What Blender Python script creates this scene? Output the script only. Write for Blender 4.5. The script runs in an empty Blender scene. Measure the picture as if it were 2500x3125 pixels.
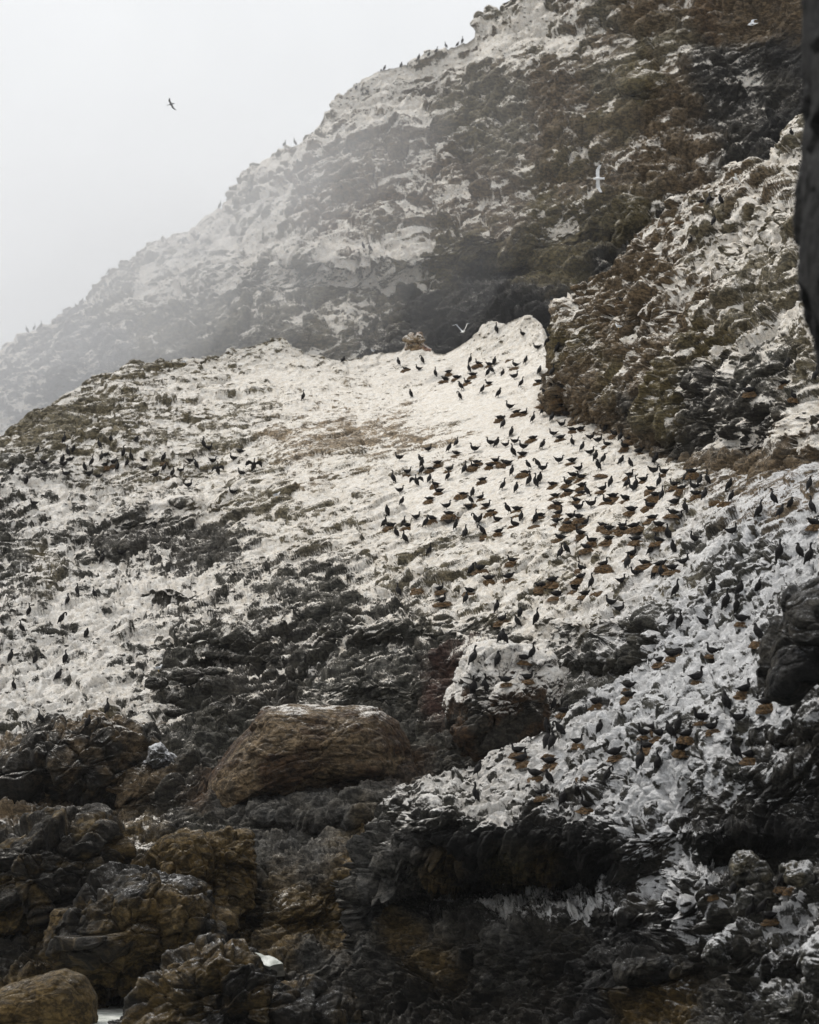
import bpy, bmesh, math, random
import numpy as np
from mathutils import Vector, Matrix
from mathutils.bvhtree import BVHTree

# ------------------------------------------------------------------ camera, sky, sun
S = bpy.context.scene
COL = S.collection
F = 8514.0                 # focal length in pixels of the 2500 x 3125 photograph
PITCH = math.radians(7.3)
CAMZ = 6.0
cd = bpy.data.cameras.new('camera'); cam = bpy.data.objects.new('camera', cd); COL.objects.link(cam)
cam.location = (0, 0, CAMZ); cam.rotation_euler = (math.radians(90) + PITCH, 0, 0)
cd.sensor_fit = 'VERTICAL'; cd.sensor_height = 36.0; cd.lens = 36.0 * F / 3125.0
cd.clip_start = 1.0; cd.clip_end = 6000.0
cd.dof.use_dof = True; cd.dof.focus_distance = 135.0; cd.dof.aperture_fstop = 0.9
S.camera = cam

SUN_EL, SUN_AZ = math.radians(58), math.radians(-60)     # azimuth from +Y towards +X
w = bpy.data.worlds.new('World'); S.world = w; w.use_nodes = True
nt = w.node_tree; nt.nodes.clear()
wo = nt.nodes.new('ShaderNodeOutputWorld'); bg = nt.nodes.new('ShaderNodeBackground')
sky = nt.nodes.new('ShaderNodeTexSky'); sky.sky_type = 'NISHITA'; sky.sun_disc = False
sky.sun_elevation = SUN_EL; sky.sun_rotation = SUN_AZ; sky.dust_density = 4
bg.inputs['Strength'].default_value = 0.1
hs = nt.nodes.new('ShaderNodeHueSaturation'); hs.inputs['Saturation'].default_value = 0.25
nt.links.new(sky.outputs[0], hs.inputs['Color'])
mx = nt.nodes.new('ShaderNodeMix'); mx.data_type = 'RGBA'; mx.inputs[0].default_value = 0.9
nt.links.new(hs.outputs[0], mx.inputs[6])
# overcast cloud deck: soft, slightly uneven, almost white
tc = nt.nodes.new('ShaderNodeTexCoord')
ns = nt.nodes.new('ShaderNodeTexNoise'); ns.inputs['Scale'].default_value = 6.0; ns.inputs['Detail'].default_value = 3.0
nt.links.new(tc.outputs['Generated'], ns.inputs['Vector'])
cr = nt.nodes.new('ShaderNodeValToRGB')
cr.color_ramp.elements[0].position = 0.3; cr.color_ramp.elements[0].color = (6.6, 6.72, 6.85, 1)
cr.color_ramp.elements[1].position = 0.7; cr.color_ramp.elements[1].color = (7.75, 7.85, 7.95, 1)
nt.links.new(ns.outputs[0], cr.inputs[0])
nt.links.new(cr.outputs[0], mx.inputs[7])
nt.links.new(mx.outputs[2], bg.inputs['Color']); nt.links.new(bg.outputs[0], wo.inputs['Surface'])

sl = bpy.data.lights.new('sun', 'SUN'); sl.energy = 1.5; sl.angle = math.radians(14); sl.color = (1.0, 0.96, 0.9)
so = bpy.data.objects.new('sun', sl); COL.objects.link(so)
sd = Vector((math.sin(SUN_AZ) * math.cos(SUN_EL), math.cos(SUN_AZ) * math.cos(SUN_EL), math.sin(SUN_EL)))
so.rotation_euler = sd.to_track_quat('Z', 'Y').to_euler(); so.location = (0, 0, 200)

S.view_settings.view_transform = 'Standard'; S.view_settings.look = 'None'
S.view_settings.exposure = 0.40; S.view_settings.gamma = 1.0
S.cycles.max_bounces = 5; S.cycles.diffuse_bounces = 3; S.cycles.volume_bounces = 3
S.cycles.use_denoising = True

# ------------------------------------------------------------------ pixel -> world point at distance Y
CP, SP = math.cos(PITCH), math.sin(PITCH)
def at(px, py, r):
    px = np.asarray(px, float); py = np.asarray(py, float); r = np.asarray(r, float)
    x = (px - 1250.0) / F; y = (1562.5 - py) / F
    dy = CP - y * SP; dz = SP + y * CP
    k = r / dy
    return np.stack([x * k, r + 0 * k, CAMZ + dz * k], -1)
def ray(px, py):
    x = (px - 1250.0) / F; y = (1562.5 - py) / F
    return Vector((x, CP - y * SP, SP + y * CP)).normalized()
def to_px(p):
    fx = p[..., 0]; fy = p[..., 1] * CP + (p[..., 2] - CAMZ) * SP; fz = -p[..., 1] * SP + (p[..., 2] - CAMZ) * CP
    return 1250 + F * fx / fy, 1562.5 - F * fz / fy

# ------------------------------------------------------------------ numpy noise
_rs = np.random.RandomState(11)
T = _rs.rand(64, 64, 64).astype(np.float32) * 2 - 1
J = _rs.rand(32, 32, 32, 3).astype(np.float32) * 0.7 + 0.15
JV = _rs.rand(32, 32, 32).astype(np.float32)
def vnoise(p):
    i = np.floor(p).astype(np.int32); f = (p - i).astype(np.float32); f = f * f * f * (f * (f * 6 - 15) + 10)
    a = i & 63; b = (i + 1) & 63
    x0, y0, z0 = a[:, 0], a[:, 1], a[:, 2]; x1, y1, z1 = b[:, 0], b[:, 1], b[:, 2]
    fx, fy, fz = f[:, 0], f[:, 1], f[:, 2]
    c00 = T[x0, y0, z0] * (1 - fx) + T[x1, y0, z0] * fx
    c10 = T[x0, y1, z0] * (1 - fx) + T[x1, y1, z0] * fx
    c01 = T[x0, y0, z1] * (1 - fx) + T[x1, y0, z1] * fx
    c11 = T[x0, y1, z1] * (1 - fx) + T[x1, y1, z1] * fx
    return (c00 * (1 - fy) + c10 * fy) * (1 - fz) + (c01 * (1 - fy) + c11 * fy) * fz
ROT = np.array([[0.8, 0.6, 0], [-0.48, 0.64, 0.6], [0.36, -0.48, 0.8]])
def fbm(p, scale, octs=4, gain=0.5, ridged=False, seed=0.0):
    q = p / scale + seed * 7.31; a = 1.0; s = 0; t = 0
    for _ in range(octs):
        n = vnoise(q)
        if ridged: n = 1 - 2 * np.abs(n)
        s = s + a * n; t += a; a *= gain; q = (q @ ROT) * 2.03 + 3.7
    return s / t
def cells(p, scale, seed=0.0):
    """domed lumps: returns (dome height 0..1, random value of the cell, F2-F1)"""
    q = p / scale + seed * 5.17; b = np.floor(q - 0.5).astype(np.int32)
    f1 = np.full(len(q), 9.0, np.float32); f2 = f1.copy(); v = np.zeros(len(q), np.float32); tl = v.copy()
    for dx in (0, 1):
        for dy in (0, 1):
            for dz in (0, 1):
                c = b + np.array([dx, dy, dz]); m = c & 31
                jp = J[m[:, 0], m[:, 1], m[:, 2]]
                e = q - c - jp; d = np.sqrt((e ** 2).sum(1)).astype(np.float32)
                near = d < f1; vv = JV[m[:, 0], m[:, 1], m[:, 2]]; an = vv * 57.0
                tl = np.where(near, e[:, 0] * np.cos(an) + e[:, 2] * np.sin(an) + e[:, 1] * np.cos(an * 1.7), tl)
                f2 = np.where(near, f1, np.minimum(f2, d)); v = np.where(near, vv, v)
                f1 = np.where(near, d, f1)
    return np.sqrt(np.clip(1 - (f1 / 0.85) ** 2, 0, 1)), v, f2 - f1, tl

# ------------------------------------------------------------------ node helpers and materials
def new_mat(name):
    m = bpy.data.materials.new(name); m.use_nodes = True; n = m.node_tree; n.nodes.clear()
    out = n.nodes.new('ShaderNodeOutputMaterial'); pb = n.nodes.new('ShaderNodeBsdfPrincipled')
    n.links.new(pb.outputs[0], out.inputs[0]); return m, n, pb
def N(n, t, **kw):
    x = n.nodes.new(t)
    for k, v in kw.items():
        if k.startswith('i_'):
            key = k[2:]; key = int(key) if key.isdigit() else key
            x.inputs[key].default_value = v
        else: setattr(x, k, v)
    return x
def M(n, op, a, b=None, c=None, clamp=False):
    x = n.nodes.new('ShaderNodeMath'); x.operation = op; x.use_clamp = clamp
    for i, s in enumerate((a, b, c)):
        if s is None: continue
        if isinstance(s, (int, float)): x.inputs[i].default_value = s
        else: n.links.new(s, x.inputs[i])
    return x.outputs[0]
def noise_tex(n, vec, scale, detail=6, rough=0.6, dist=0.0):
    x = N(n, 'ShaderNodeTexNoise'); x.inputs['Scale'].default_value = scale; x.inputs['Detail'].default_value = detail
    x.inputs['Roughness'].default_value = rough; x.inputs['Distortion'].default_value = dist
    n.links.new(vec, x.inputs['Vector']); return x
def mixc(n, fac, a, b, blend='MIX'):
    x = n.nodes.new('ShaderNodeMix'); x.data_type = 'RGBA'; x.blend_type = blend
    for sock, v in ((x.inputs[0], fac), (x.inputs[6], a), (x.inputs[7], b)):
        if isinstance(v, (int, float)): sock.default_value = v
        elif isinstance(v, tuple): sock.default_value = v if len(v) == 4 else (*v, 1)
        else: n.links.new(v, sock)
    return x.outputs[2]

def rock_material(name, fine=1.0, bump=0.06, rough=0.9, runs=0.25):
    """rock with bird droppings: 'rockcol' is the stone's own colour, 'cov' how much of it is whitewashed, 'warm' cream or cold white"""
    m, n, pb = new_mat(name)
    g = N(n, 'ShaderNodeNewGeometry'); tco = N(n, 'ShaderNodeTexCoord')
    vec = tco.outputs['Object']
    mp = N(n, 'ShaderNodeMapping'); mp.inputs['Rotation'].default_value = (0.2, 0.45, 0.1); mp.inputs['Scale'].default_value = (0.55, 1.0, 1.35)
    n.links.new(vec, mp.inputs['Vector'])
    a = noise_tex(n, mp.outputs[0], 1.7 * fine, 9, 0.68, 0.4)
    b = noise_tex(n, vec, 7.0 * fine, 7, 0.72, 0.2)
    cov = N(n, 'ShaderNodeAttribute', attribute_name='cov'); rc = N(n, 'ShaderNodeAttribute', attribute_name='rockcol')
    wm = N(n, 'ShaderNodeAttribute', attribute_name='warm')
    sep = N(n, 'ShaderNodeSeparateXYZ'); n.links.new(g.outputs['Normal'], sep.inputs[0])
    f_ = noise_tex(n, vec, 17.0 * fine, 5, 0.75)
    mz = N(n, 'ShaderNodeMapping'); mz.inputs['Scale'].default_value = (7.0 * fine, 7.0 * fine, 1.3 * fine); n.links.new(vec, mz.inputs['Vector'])
    st = noise_tex(n, mz.outputs[0], 1.0, 5, 0.65, 0.3)          # runs down the steep faces
    steep = N(n, 'ShaderNodeMapRange'); n.links.new(sep.outputs[2], steep.inputs[0]); steep.inputs[1].default_value = 0.22; steep.inputs[2].default_value = -0.08; steep.inputs[4].default_value = runs
    bb_ = N(n, 'ShaderNodeMix', data_type='FLOAT'); n.links.new(steep.outputs[0], bb_.inputs[0]); n.links.new(b.outputs[0], bb_.inputs[2]); n.links.new(st.outputs[0], bb_.inputs[3])
    s = M(n, 'ADD', M(n, 'MULTIPLY', a.outputs[0], 0.33), M(n, 'MULTIPLY', bb_.outputs[0], 0.37))
    s = M(n, 'ADD', s, M(n, 'MULTIPLY', f_.outputs[0], 0.30))
    s = M(n, 'ADD', s, M(n, 'MULTIPLY', M(n, 'SUBTRACT', sep.outputs[2], 0.46), 0.17))  # droppings thin out on down-facing faces; also paints dark undersides on bumps
    # pebbles and clods that stand dark out of the whitewash
    vo = N(n, 'ShaderNodeTexVoronoi'); vo.inputs['Scale'].default_value = 3.4 * fine; vo.inputs['Randomness'].default_value = 1.0
    wv = N(n, 'ShaderNodeMix', data_type='VECTOR'); wv.inputs[0].default_value = 0.12; n.links.new(mp.outputs[0], wv.inputs[4]); n.links.new(b.outputs['Color'], wv.inputs[5]); n.links.new(wv.outputs[1], vo.inputs['Vector'])
    vs1 = N(n, 'ShaderNodeSeparateColor'); n.links.new(vo.outputs['Color'], vs1.inputs[0])
    vr = N(n, 'ShaderNodeMapRange', interpolation_type='SMOOTHSTEP'); n.links.new(vo.outputs['Distance'], vr.inputs[0]); vr.inputs[1].default_value = 0.42; vr.inputs[2].default_value = 0.16; 
    vp = N(n, 'ShaderNodeMapRange'); n.links.new(vs1.outputs[0], vp.inputs[0]); vp.inputs[1].default_value = 0.28; vp.inputs[2].default_value = 0.65
    peb = M(n, 'MULTIPLY', vr.outputs[0], vp.outputs[0])
    s = M(n, 'ADD', M(n, 'SUBTRACT', s, M(n, 'MULTIPLY', peb, 0.22)), 0.035)
    thr = M(n, 'ADD', 0.70, M(n, 'MULTIPLY', cov.outputs['Fac'], -0.40))
    d = M(n, 'SUBTRACT', s, thr)
    mr = N(n, 'ShaderNodeMapRange', interpolation_type='SMOOTHSTEP'); n.links.new(d, mr.inputs[0])
    mr.inputs[1].default_value = -0.035; mr.inputs[2].default_value = 0.06
    mr2 = N(n, 'ShaderNodeMapRange', interpolation_type='SMOOTHSTEP'); n.links.new(d, mr2.inputs[0])
    mr2.inputs[1].default_value = -0.17; mr2.inputs[2].default_value = 0.12
    mask = M(n, 'ADD', M(n, 'MULTIPLY', mr.outputs[0], 0.8), M(n, 'MULTIPLY', mr2.outputs[0], 0.2))
    # stone
    v1 = N(n, 'ShaderNodeMapRange'); n.links.new(b.outputs[0], v1.inputs[0]); v1.inputs[1].default_value = 0.3; v1.inputs[2].default_value = 0.7
    v1.inputs[3].default_value = 0.35; v1.inputs[4].default_value = 1.75
    c = noise_tex(n, vec, 0.9 * fine, 5, 0.6)
    
    tint = mixc(n, c.outputs[0], (0.80, 0.88, 1.0), (1.2, 1.08, 0.86))
    stone = mixc(n, 1.0, rc.outputs['Color'], tint, 'MULTIPLY')
    stone = mixc(n, 1.0, stone, v1.outputs[0], 'MULTIPLY')
    dk = N(n, 'ShaderNodeMapRange'); n.links.new(noise_tex(n, mp.outputs[0], 3.1 * fine, 9, 0.7, 0.6).outputs[0], dk.inputs[0]); dk.inputs[1].default_value = 0.44; dk.inputs[2].default_value = 0.56
    dk.inputs[3].default_value = 0.40; dk.inputs[4].default_value = 1.25
    stone = mixc(n, 1.0, stone, dk.outputs[0], 'MULTIPLY')
    # droppings
    e = noise_tex(n, vec, 2.6 * fine, 6, 0.65)
    er = N(n, 'ShaderNodeMapRange'); n.links.new(e.outputs[0], er.inputs[0]); er.inputs[1].default_value = 0.36; er.inputs[2].default_value = 0.66
    gw = mixc(n, er.outputs[0], (0.92, 0.885, 0.825), (0.77, 0.695, 0.59))
    gc = mixc(n, er.outputs[0], (0.76, 0.765, 0.78), (0.47, 0.475, 0.485))  # darker cold white carries the dimmer light of the lower right
    gu = mixc(n, wm.outputs['Fac'], gc, gw)
    fm = N(n, 'ShaderNodeMapRange'); n.links.new(M(n, 'ADD', M(n, 'MULTIPLY', f_.outputs[0], 0.5), M(n, 'MULTIPLY', bb_.outputs[0], 0.5)), fm.inputs[0]); fm.inputs[1].default_value = 0.36; fm.inputs[2].default_value = 0.56
    fm.inputs[3].default_value = 0.50; fm.inputs[4].default_value = 1.0
    gu = mixc(n, 1.0, gu, fm.outputs[0], 'MULTIPLY')
    n.links.new(mixc(n, mask, stone, gu), pb.inputs['Base Color'])
    pb.inputs['Roughness'].default_value = rough; pb.inputs['Specular IOR Level'].default_value = 0.25
    bp = N(n, 'ShaderNodeBump'); bp.inputs['Strength'].default_value = 0.9; bp.inputs['Distance'].default_value = bump
    hgt = M(n, 'ADD', b.outputs[0], M(n, 'MULTIPLY', a.outputs[0], 0.8)); hgt = M(n, 'ADD', hgt, M(n, 'ADD', M(n, 'MULTIPLY', f_.outputs[0], 0.3), M(n, 'MULTIPLY', peb, 0.8)))
    n.links.new(hgt, bp.inputs['Height']); n.links.new(bp.outputs[0], pb.inputs['Normal'])
    return m
MAT_NEAR = rock_material('rock_near', 1.0, 0.10)
MAT_WALL = rock_material('rock_streaked', 1.0, 0.10, runs=0.85)
MAT_FAR = rock_material('rock_far', 0.9, 0.2)

PAL = dict(u=(.066, .063, .058), p=(.42, .27, .23), g=(.125, .108, .072), s=(.046, .044, .037), d=(.030, .027, .022), k=(.012, .0115, .011), b=(.12, .088, .054),
           o=(.115, .074, .040), t=(.23, .18, .125), y=(.105, .085, .040), r=(.062, .036, .029), w=(.14, .14, .15),
           n=(.052, .031, .017), e=(.018, .0155, .012), c=(.078, .053, .020))  # shore tones e and c are darkened in place of lens vignetting
def grid_sample(rows, x0, y0, px, py, conv, step=100.0):
    A = np.array([[conv(ch) for ch in r] for r in rows], float)
    if A.ndim == 2: A = A[..., None]
    h, w_ = A.shape[:2]
    u = np.clip((px - x0) / step, 0, w_ - 1.001); v = np.clip((py - y0) / step, 0, h - 1.001)
    i = u.astype(int); j = v.astype(int); fu = (u - i)[:, None]; fv = (v - j)[:, None]
    fu = fu * fu * (3 - 2 * fu); fv = fv * fv * (3 - 2 * fv)
    return (A[j, i] * (1 - fu) + A[j, i + 1] * fu) * (1 - fv) + (A[j + 1, i] * (1 - fu) + A[j + 1, i + 1] * fu) * fv

def link_mesh(name, verts, quads, mat, attrs=None, smooth=True):
    me = bpy.data.meshes.new(name)
    nv, nf = len(verts), len(quads)
    me.vertices.add(nv); me.vertices.foreach_set('co', np.asarray(verts, np.float32).ravel())
    me.loops.add(nf * 4); me.loops.foreach_set('vertex_index', np.asarray(quads, np.int32).ravel())
    me.polygons.add(nf); me.polygons.foreach_set('loop_start', np.arange(0, nf * 4, 4, dtype=np.int32))
    me.update(calc_edges=True); me.validate()
    if smooth: me.polygons.foreach_set('use_smooth', np.ones(len(me.polygons), bool))
    for k, v in (attrs or {}).items():
        if v.ndim == 2:
            at_ = me.attributes.new(k, 'FLOAT_COLOR', 'POINT')
            at_.data.foreach_set('color', np.concatenate([v, np.ones((nv, 1))], 1).astype(np.float32).ravel())
        else:
            at_ = me.attributes.new(k, 'FLOAT', 'POINT'); at_.data.foreach_set('value', v.astype(np.float32))
    me.materials.append(mat)
    o = bpy.data.objects.new(name, me); COL.objects.link(o); return o
def grid_quads(nv, nu, wrap=False):
    j, i = np.meshgrid(np.arange(nv - 1), np.arange(nu if wrap else nu - 1), indexing='ij')
    i2 = (i + 1) % nu
    a = j * nu + i; b = j * nu + i2; c = (j + 1) * nu + i2; d = (j + 1) * nu + i
    return np.stack([a, b, c, d], -1).reshape(-1, 4)
def normals(P):
    du = np.gradient(P, axis=1); dv = np.gradient(P, axis=0)
    n = np.cross(du, dv); n /= np.linalg.norm(n, axis=-1, keepdims=True) + 1e-9
    return n
BVH = []

def tilt(p, ang=0.42, sx=0.55):
    """bedding: stretch the pattern along a direction that rises to the right"""
    c, s = math.cos(ang), math.sin(ang)
    a = p[:, 0] * c + p[:, 2] * s; b = -p[:, 0] * s + p[:, 2] * c
    return np.stack([a * sx, p[:, 1] * 0.8, b * 1.15], 1)

def stones(wq, size, seed, cov, share):
    """single stones of one size scattered on the flatter ground: dome, and where a stone stands (0..1)"""
    d, v, e, t = cells(wq, size, seed)
    here = np.clip((share * (1.12 - cov) ** 0.8 - (v * 997.0) % 1.0) * 14, 0, 1)
    sz = 0.45 + 0.55 * ((v * 313.0) % 1.0)
    dome = np.clip(d - (1 - sz), 0, 1) / sz
    return here * sz * np.sqrt(np.clip(dome * 1.15, 0, 1)) + here * 0.25 * t * np.clip(dome * 4, 0, 1), here * np.clip(dome * 6, 0, 1), dome, (d, v, e, t)

def relief(P, nrm, k, amp, seed, mode, cov, ang):
    """displaces the patch; returns the new points and the change of whitewash that goes with the stones"""
    q = P.reshape(-1, 3); tq = tilt(q, 0.85, 0.6) if mode == 'steep' else tilt(q)
    wq = tq + np.stack([fbm(q, 2.2 * k, 2, 0.4, seed=seed + i) for i in (1, 2, 3)], 1) * 0.42 * k
    big = fbm(tq, 7.0 * k, 3, 0.5, seed=seed)
    rid = fbm(wq, 3.0 * k, 6, 0.58, ridged=True, seed=seed + 4)
    fine = fbm(wq, 0.5 * k, 5, 0.68, ridged=True, seed=seed + 7)
    blk = fbm(q, 5.0 * k, 3, seed=seed + 11)
    fa = np.clip(0.5 + blk * 2.0 + ang, 0, 1); rnd = 1 - 0.65 * ang; ta = 1 + 0.6 * ang
    c = np.clip(cov, 0, 1)
    h1, s1, o1, (d1, v1, e1, t1) = stones(wq, 1.7 * k, seed + 5, c, 0.75)
    h2, s2, o2, (d2, v2, e2, t2) = stones(wq, 0.75 * k, seed + 6, c, 0.85)
    h3, s3, o3, (d3, v3, e3, t3) = stones(wq + 9.1, 0.36 * k, seed + 9, c, 0.85)
    crack = (np.clip(1 - e1 / 0.10, 0, 1) * 0.30 + np.clip(1 - e2 / 0.13, 0, 1) * 0.12) * (0.25 + 0.75 * fa)
    h = 0.60 * big + 0.62 * rid + rnd * (0.60 * h1 + 0.34 * h2) + 0.16 * h3 + 0.15 * fine - crack + fa * ta * (0.40 * t1 * np.clip(e1 * 5, 0, 1) + 0.22 * t2 * np.clip(e2 * 4, 0, 1) + 0.06 * t3) * (1.15 - c * (1 - 0.5 * ang))
    h = h - h.mean()
    # stones stand dark out of the whitewash, only their crowns are dusted
    dc = -0.42 * s1 * (1.25 - 0.8 * o1) - 0.40 * s2 * (1.15 - 0.5 * o2) - 0.34 * s3
    dc = np.maximum(dc, -0.72) + 0.20 * rid + 0.16 * fine - 0.9 * crack
    bins = np.clip((c * 12).astype(int), 0, 12); cnt = np.maximum(np.bincount(bins, minlength=13), 1)
    dc = dc * 1.05; dc = dc - np.interp(c * 12, np.arange(13) + 0.5, np.bincount(bins, dc, minlength=13) / cnt)
    out = q + nrm.reshape(-1, 3) * (h * k * amp.reshape(-1))[:, None]
    return out, dc

def patch(name, px0, px1, nu, rows, back, dents, k, seed, amp_fn, cov_rows, hue_rows, gx0, gy0, mat, mode='tilt', warm_fn=None, dens=0.36, label=None, wobble=85, ang_fn=None):
    px = np.linspace(px0, px1, nu)
    ker = np.exp(-np.linspace(-2, 2, 9) ** 2); ker /= ker.sum()
    Y = []; R = []
    for n_, row in enumerate(rows):
        xs = [p[0] for p in row]; y = np.interp(px, xs, [p[1] for p in row]); r = np.interp(px, xs, [p[2] for p in row])
        if n_ < len(rows) - 1:
            y = np.convolve(np.pad(y, 4, 'edge'), ker, 'valid'); r = np.convolve(np.pad(r, 4, 'edge'), ker, 'valid')
        Y.append(y); R.append(r)
    Y = np.array(Y); R = np.array(R)
    ts = [0.0]; tt = []
    for s in range(len(rows) - 1):
        n_ = max(3, int((np.abs(Y[s + 1] - Y[s]).max() * 0.75 + np.abs(Y[s + 1] - Y[s]).mean() * 0.25) * dens))
        tt += list(s + np.arange(n_) / n_)
    tt.append(len(rows) - 1.0); tt = np.array(tt)
    # monotone-ish Catmull-Rom along v
    def cr_interp(A):
        i = np.clip(tt.astype(int), 0, len(rows) - 2); f = (tt - i)[:, None]
        p1 = A[i]; p2 = A[i + 1]; p0 = A[np.maximum(i - 1, 0)]; p3 = A[np.minimum(i + 2, len(rows) - 1)]
        m1 = (p2 - p0) * 0.35; m2 = (p3 - p1) * 0.35
        return (2 * f**3 - 3 * f**2 + 1) * p1 + (f**3 - 2 * f**2 + f) * m1 + (-2 * f**3 + 3 * f**2) * p2 + (f**3 - f**2) * m2
    YY = cr_interp(Y); RR = cr_interp(R); XX = np.broadcast_to(px, YY.shape)
    for (cx, cy, rx, ry, dr) in dents:
        RR = RR + dr * np.exp(-((XX - cx) / rx) ** 2 - ((YY - cy) / ry) ** 2)
    P = at(XX, YY, RR)
    ext = []; last = P[-1]
    prev = (0.0, 0.0)
    for (dr, dz) in back:
        for f in (0.25, 0.5, 0.75, 1.0):
            ext.append(last + np.array([0, prev[0] + (dr - prev[0]) * f, prev[1] + (dz - prev[1]) * f]))
        prev = (dr, dz)
    P = np.concatenate([P, np.array(ext)], 0)
    XX = np.concatenate([XX, np.broadcast_to(px, (len(ext), nu))]); YY = np.concatenate([YY, np.broadcast_to(YY[-1], (len(ext), nu))])
    nrm = -normals(P) if False else normals(P)
    fl = np.sign(-(nrm[..., 1:2]) + 0.8 * nrm[..., 2:3]); nrm = nrm * np.where(np.median(fl) < 0, -1, 1)
    q0 = P.reshape(-1, 3); xx = XX.ravel(); yy = YY.ravel()
    wob = np.stack([fbm(q0, 2.6 * k, 4, 0.6, seed=21 + i) for i in (0, 1)], 1) * wobble
    wx = xx + wob[:, 0]; wy = yy + wob[:, 1]
    cov = grid_sample(cov_rows, gx0, gy0, wx, wy, lambda c: int(c) / 9.0)[:, 0]
    rc = grid_sample(hue_rows, gx0, gy0, wx, wy, lambda c: PAL[c])
    q, dc = relief(P, nrm, k, amp_fn(XX, YY), seed, mode, cov, ang_fn(xx, yy) if ang_fn else 0.0)
    body = np.clip(cov * 4, 0, 1)
    cov = np.clip(cov + dc * body + 0.26 * fbm(tilt(q, 0.9 if mode == 'steep' else 0.5, 0.4), 2.0 * k, 5, 0.6, seed=31) * body * np.clip((1.15 - cov) * 3, 0, 1), 0, 1.05)
    warm = warm_fn(xx, yy) if warm_fn else np.ones(len(xx))
    nv = P.shape[0]
    o = link_mesh(name, q, grid_quads(nv, nu), mat, dict(cov=cov, rockcol=rc, warm=warm))
    if label: o['label'] = label
    o['kind'] = 'structure'
    st = 2
    G = q.reshape(nv, nu, 3)[::st, ::st]
    return o, G

# ------------------------------------------------------------------ the far hill
B_COV = ["7777777777777766653221111", "7777777777778888752222211", "7777777777777643222222211", "7777777777764332232222211",
         "7777777775433333333222211", "7777777765333433433222211", "7777777654324333332222211", "6666677788888211111111111",
         "6666766788886111111111111", "6655433333421111111111111", "6432222212221111111111111", "5432222222222111111111111",
         "5532222222222111111111111", "5532222222222111111111111"]
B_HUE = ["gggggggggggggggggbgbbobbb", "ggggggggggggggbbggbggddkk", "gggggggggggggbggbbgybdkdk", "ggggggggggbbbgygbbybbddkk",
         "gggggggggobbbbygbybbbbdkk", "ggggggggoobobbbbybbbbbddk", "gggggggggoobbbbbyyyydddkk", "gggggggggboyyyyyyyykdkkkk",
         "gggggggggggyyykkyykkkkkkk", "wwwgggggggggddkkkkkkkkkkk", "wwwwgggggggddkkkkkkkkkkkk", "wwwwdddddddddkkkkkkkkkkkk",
         "wwwwdddddddddkkkkkkkkkkkk", "wwwwdddddddddkkkkkkkkkkkk"]  # near-black letters at right paint in the cave recess and cliff shadows
def lerp_row(row, row2, f):
    out = []
    for p in row:
        y2 = np.interp(p[0], [q[0] for q in row2], [q[1] for q in row2]); r2 = np.interp(p[0], [q[0] for q in row2], [q[2] for q in row2])
        out.append((p[0], p[1] + (y2 - p[1]) * f, p[2] + (r2 - p[2]) * f))
    return out
def rad(xs, rs): return lambda x: float(np.interp(x, xs, rs))
bc = rad([-500, 0, 400, 900, 1500, 2000, 2900], [300, 296, 292, 290, 292, 288, 280])
B_CREST = [(x, y, bc(x)) for x, y in [(-950, 1600), (-500, 1380), (-300, 1230), (0, 1085), (60, 1045), (100, 1015), (200, 955), (270, 905), (300, 880), (400, 805), (470, 765), (500, 755), (600, 705), (630, 660), (700, 612), (730, 575), (760, 540), (800, 500), (900, 425),
            (1000, 310), (1060, 265), (1100, 250), (1160, 205), (1200, 200), (1300, 175), (1400, 125), (1440, 112), (1450, 65), (1500, 25), (1560, -10), (1700, -90), (2000, -200), (2500, -330), (2900, -380)]]
bb = rad([-500, 0, 400, 900, 1500, 2000, 2900], [272, 268, 256, 246, 240, 228, 214])
B_BASE = [(x, 1160 if x > 0 else 1160 - x * 0.6, bb(x)) for x in (-950, -500, -200, 0, 200, 400, 700, 1000, 1300, 1500, 1800, 2100, 2500, 2900)]
B_LOW = [(x, y + 220, r - 5) for x, y, r in B_BASE]
cx_ = [p[0] for p in B_CREST]
B_CR2 = B_CREST
B_BASE_F = [(x, np.interp(x, [q[0] for q in B_BASE], [q[1] for q in B_BASE]), bb(x)) for x in cx_]
B_ROWS = [B_LOW, B_BASE_F, lerp_row(B_BASE_F, B_CR2, 0.25), lerp_row(B_BASE_F, B_CR2, 0.5), lerp_row(B_BASE_F, B_CR2, 0.75), B_CR2]
B_DENTS = [(1500, 850, 260, 60, 6), (1900, 760, 230, 50, 5), (1450, 700, 230, 60, -3), (1250, 1000, 160, 120, 4), (700, 1100, 300, 60, 3), (2300, 300, 130, 160, 6),
           (1150, 780, 120, 60, -3), (950, 790, 260, 45, -5), (900, 920, 300, 60, 4), (420, 1020, 150, 60, 3), (1350, 290, 160, 60, 2.5), (1960, 260, 60, 35, -3), (1750, 620, 300, 40, -2)]
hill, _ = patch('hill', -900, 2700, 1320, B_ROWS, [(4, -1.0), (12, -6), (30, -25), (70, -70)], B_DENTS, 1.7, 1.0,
                lambda X, Y: np.where(X > 1300, 1.25, 1.05) * np.clip(1.3 - ((X > 1000) & (Y < 260) & (Y > 100)) * 0.7, .4, 1), B_COV, B_HUE, 50, 50, MAT_FAR,
                label='tall far hillside of grey and brown rock fading into mist')

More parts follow.
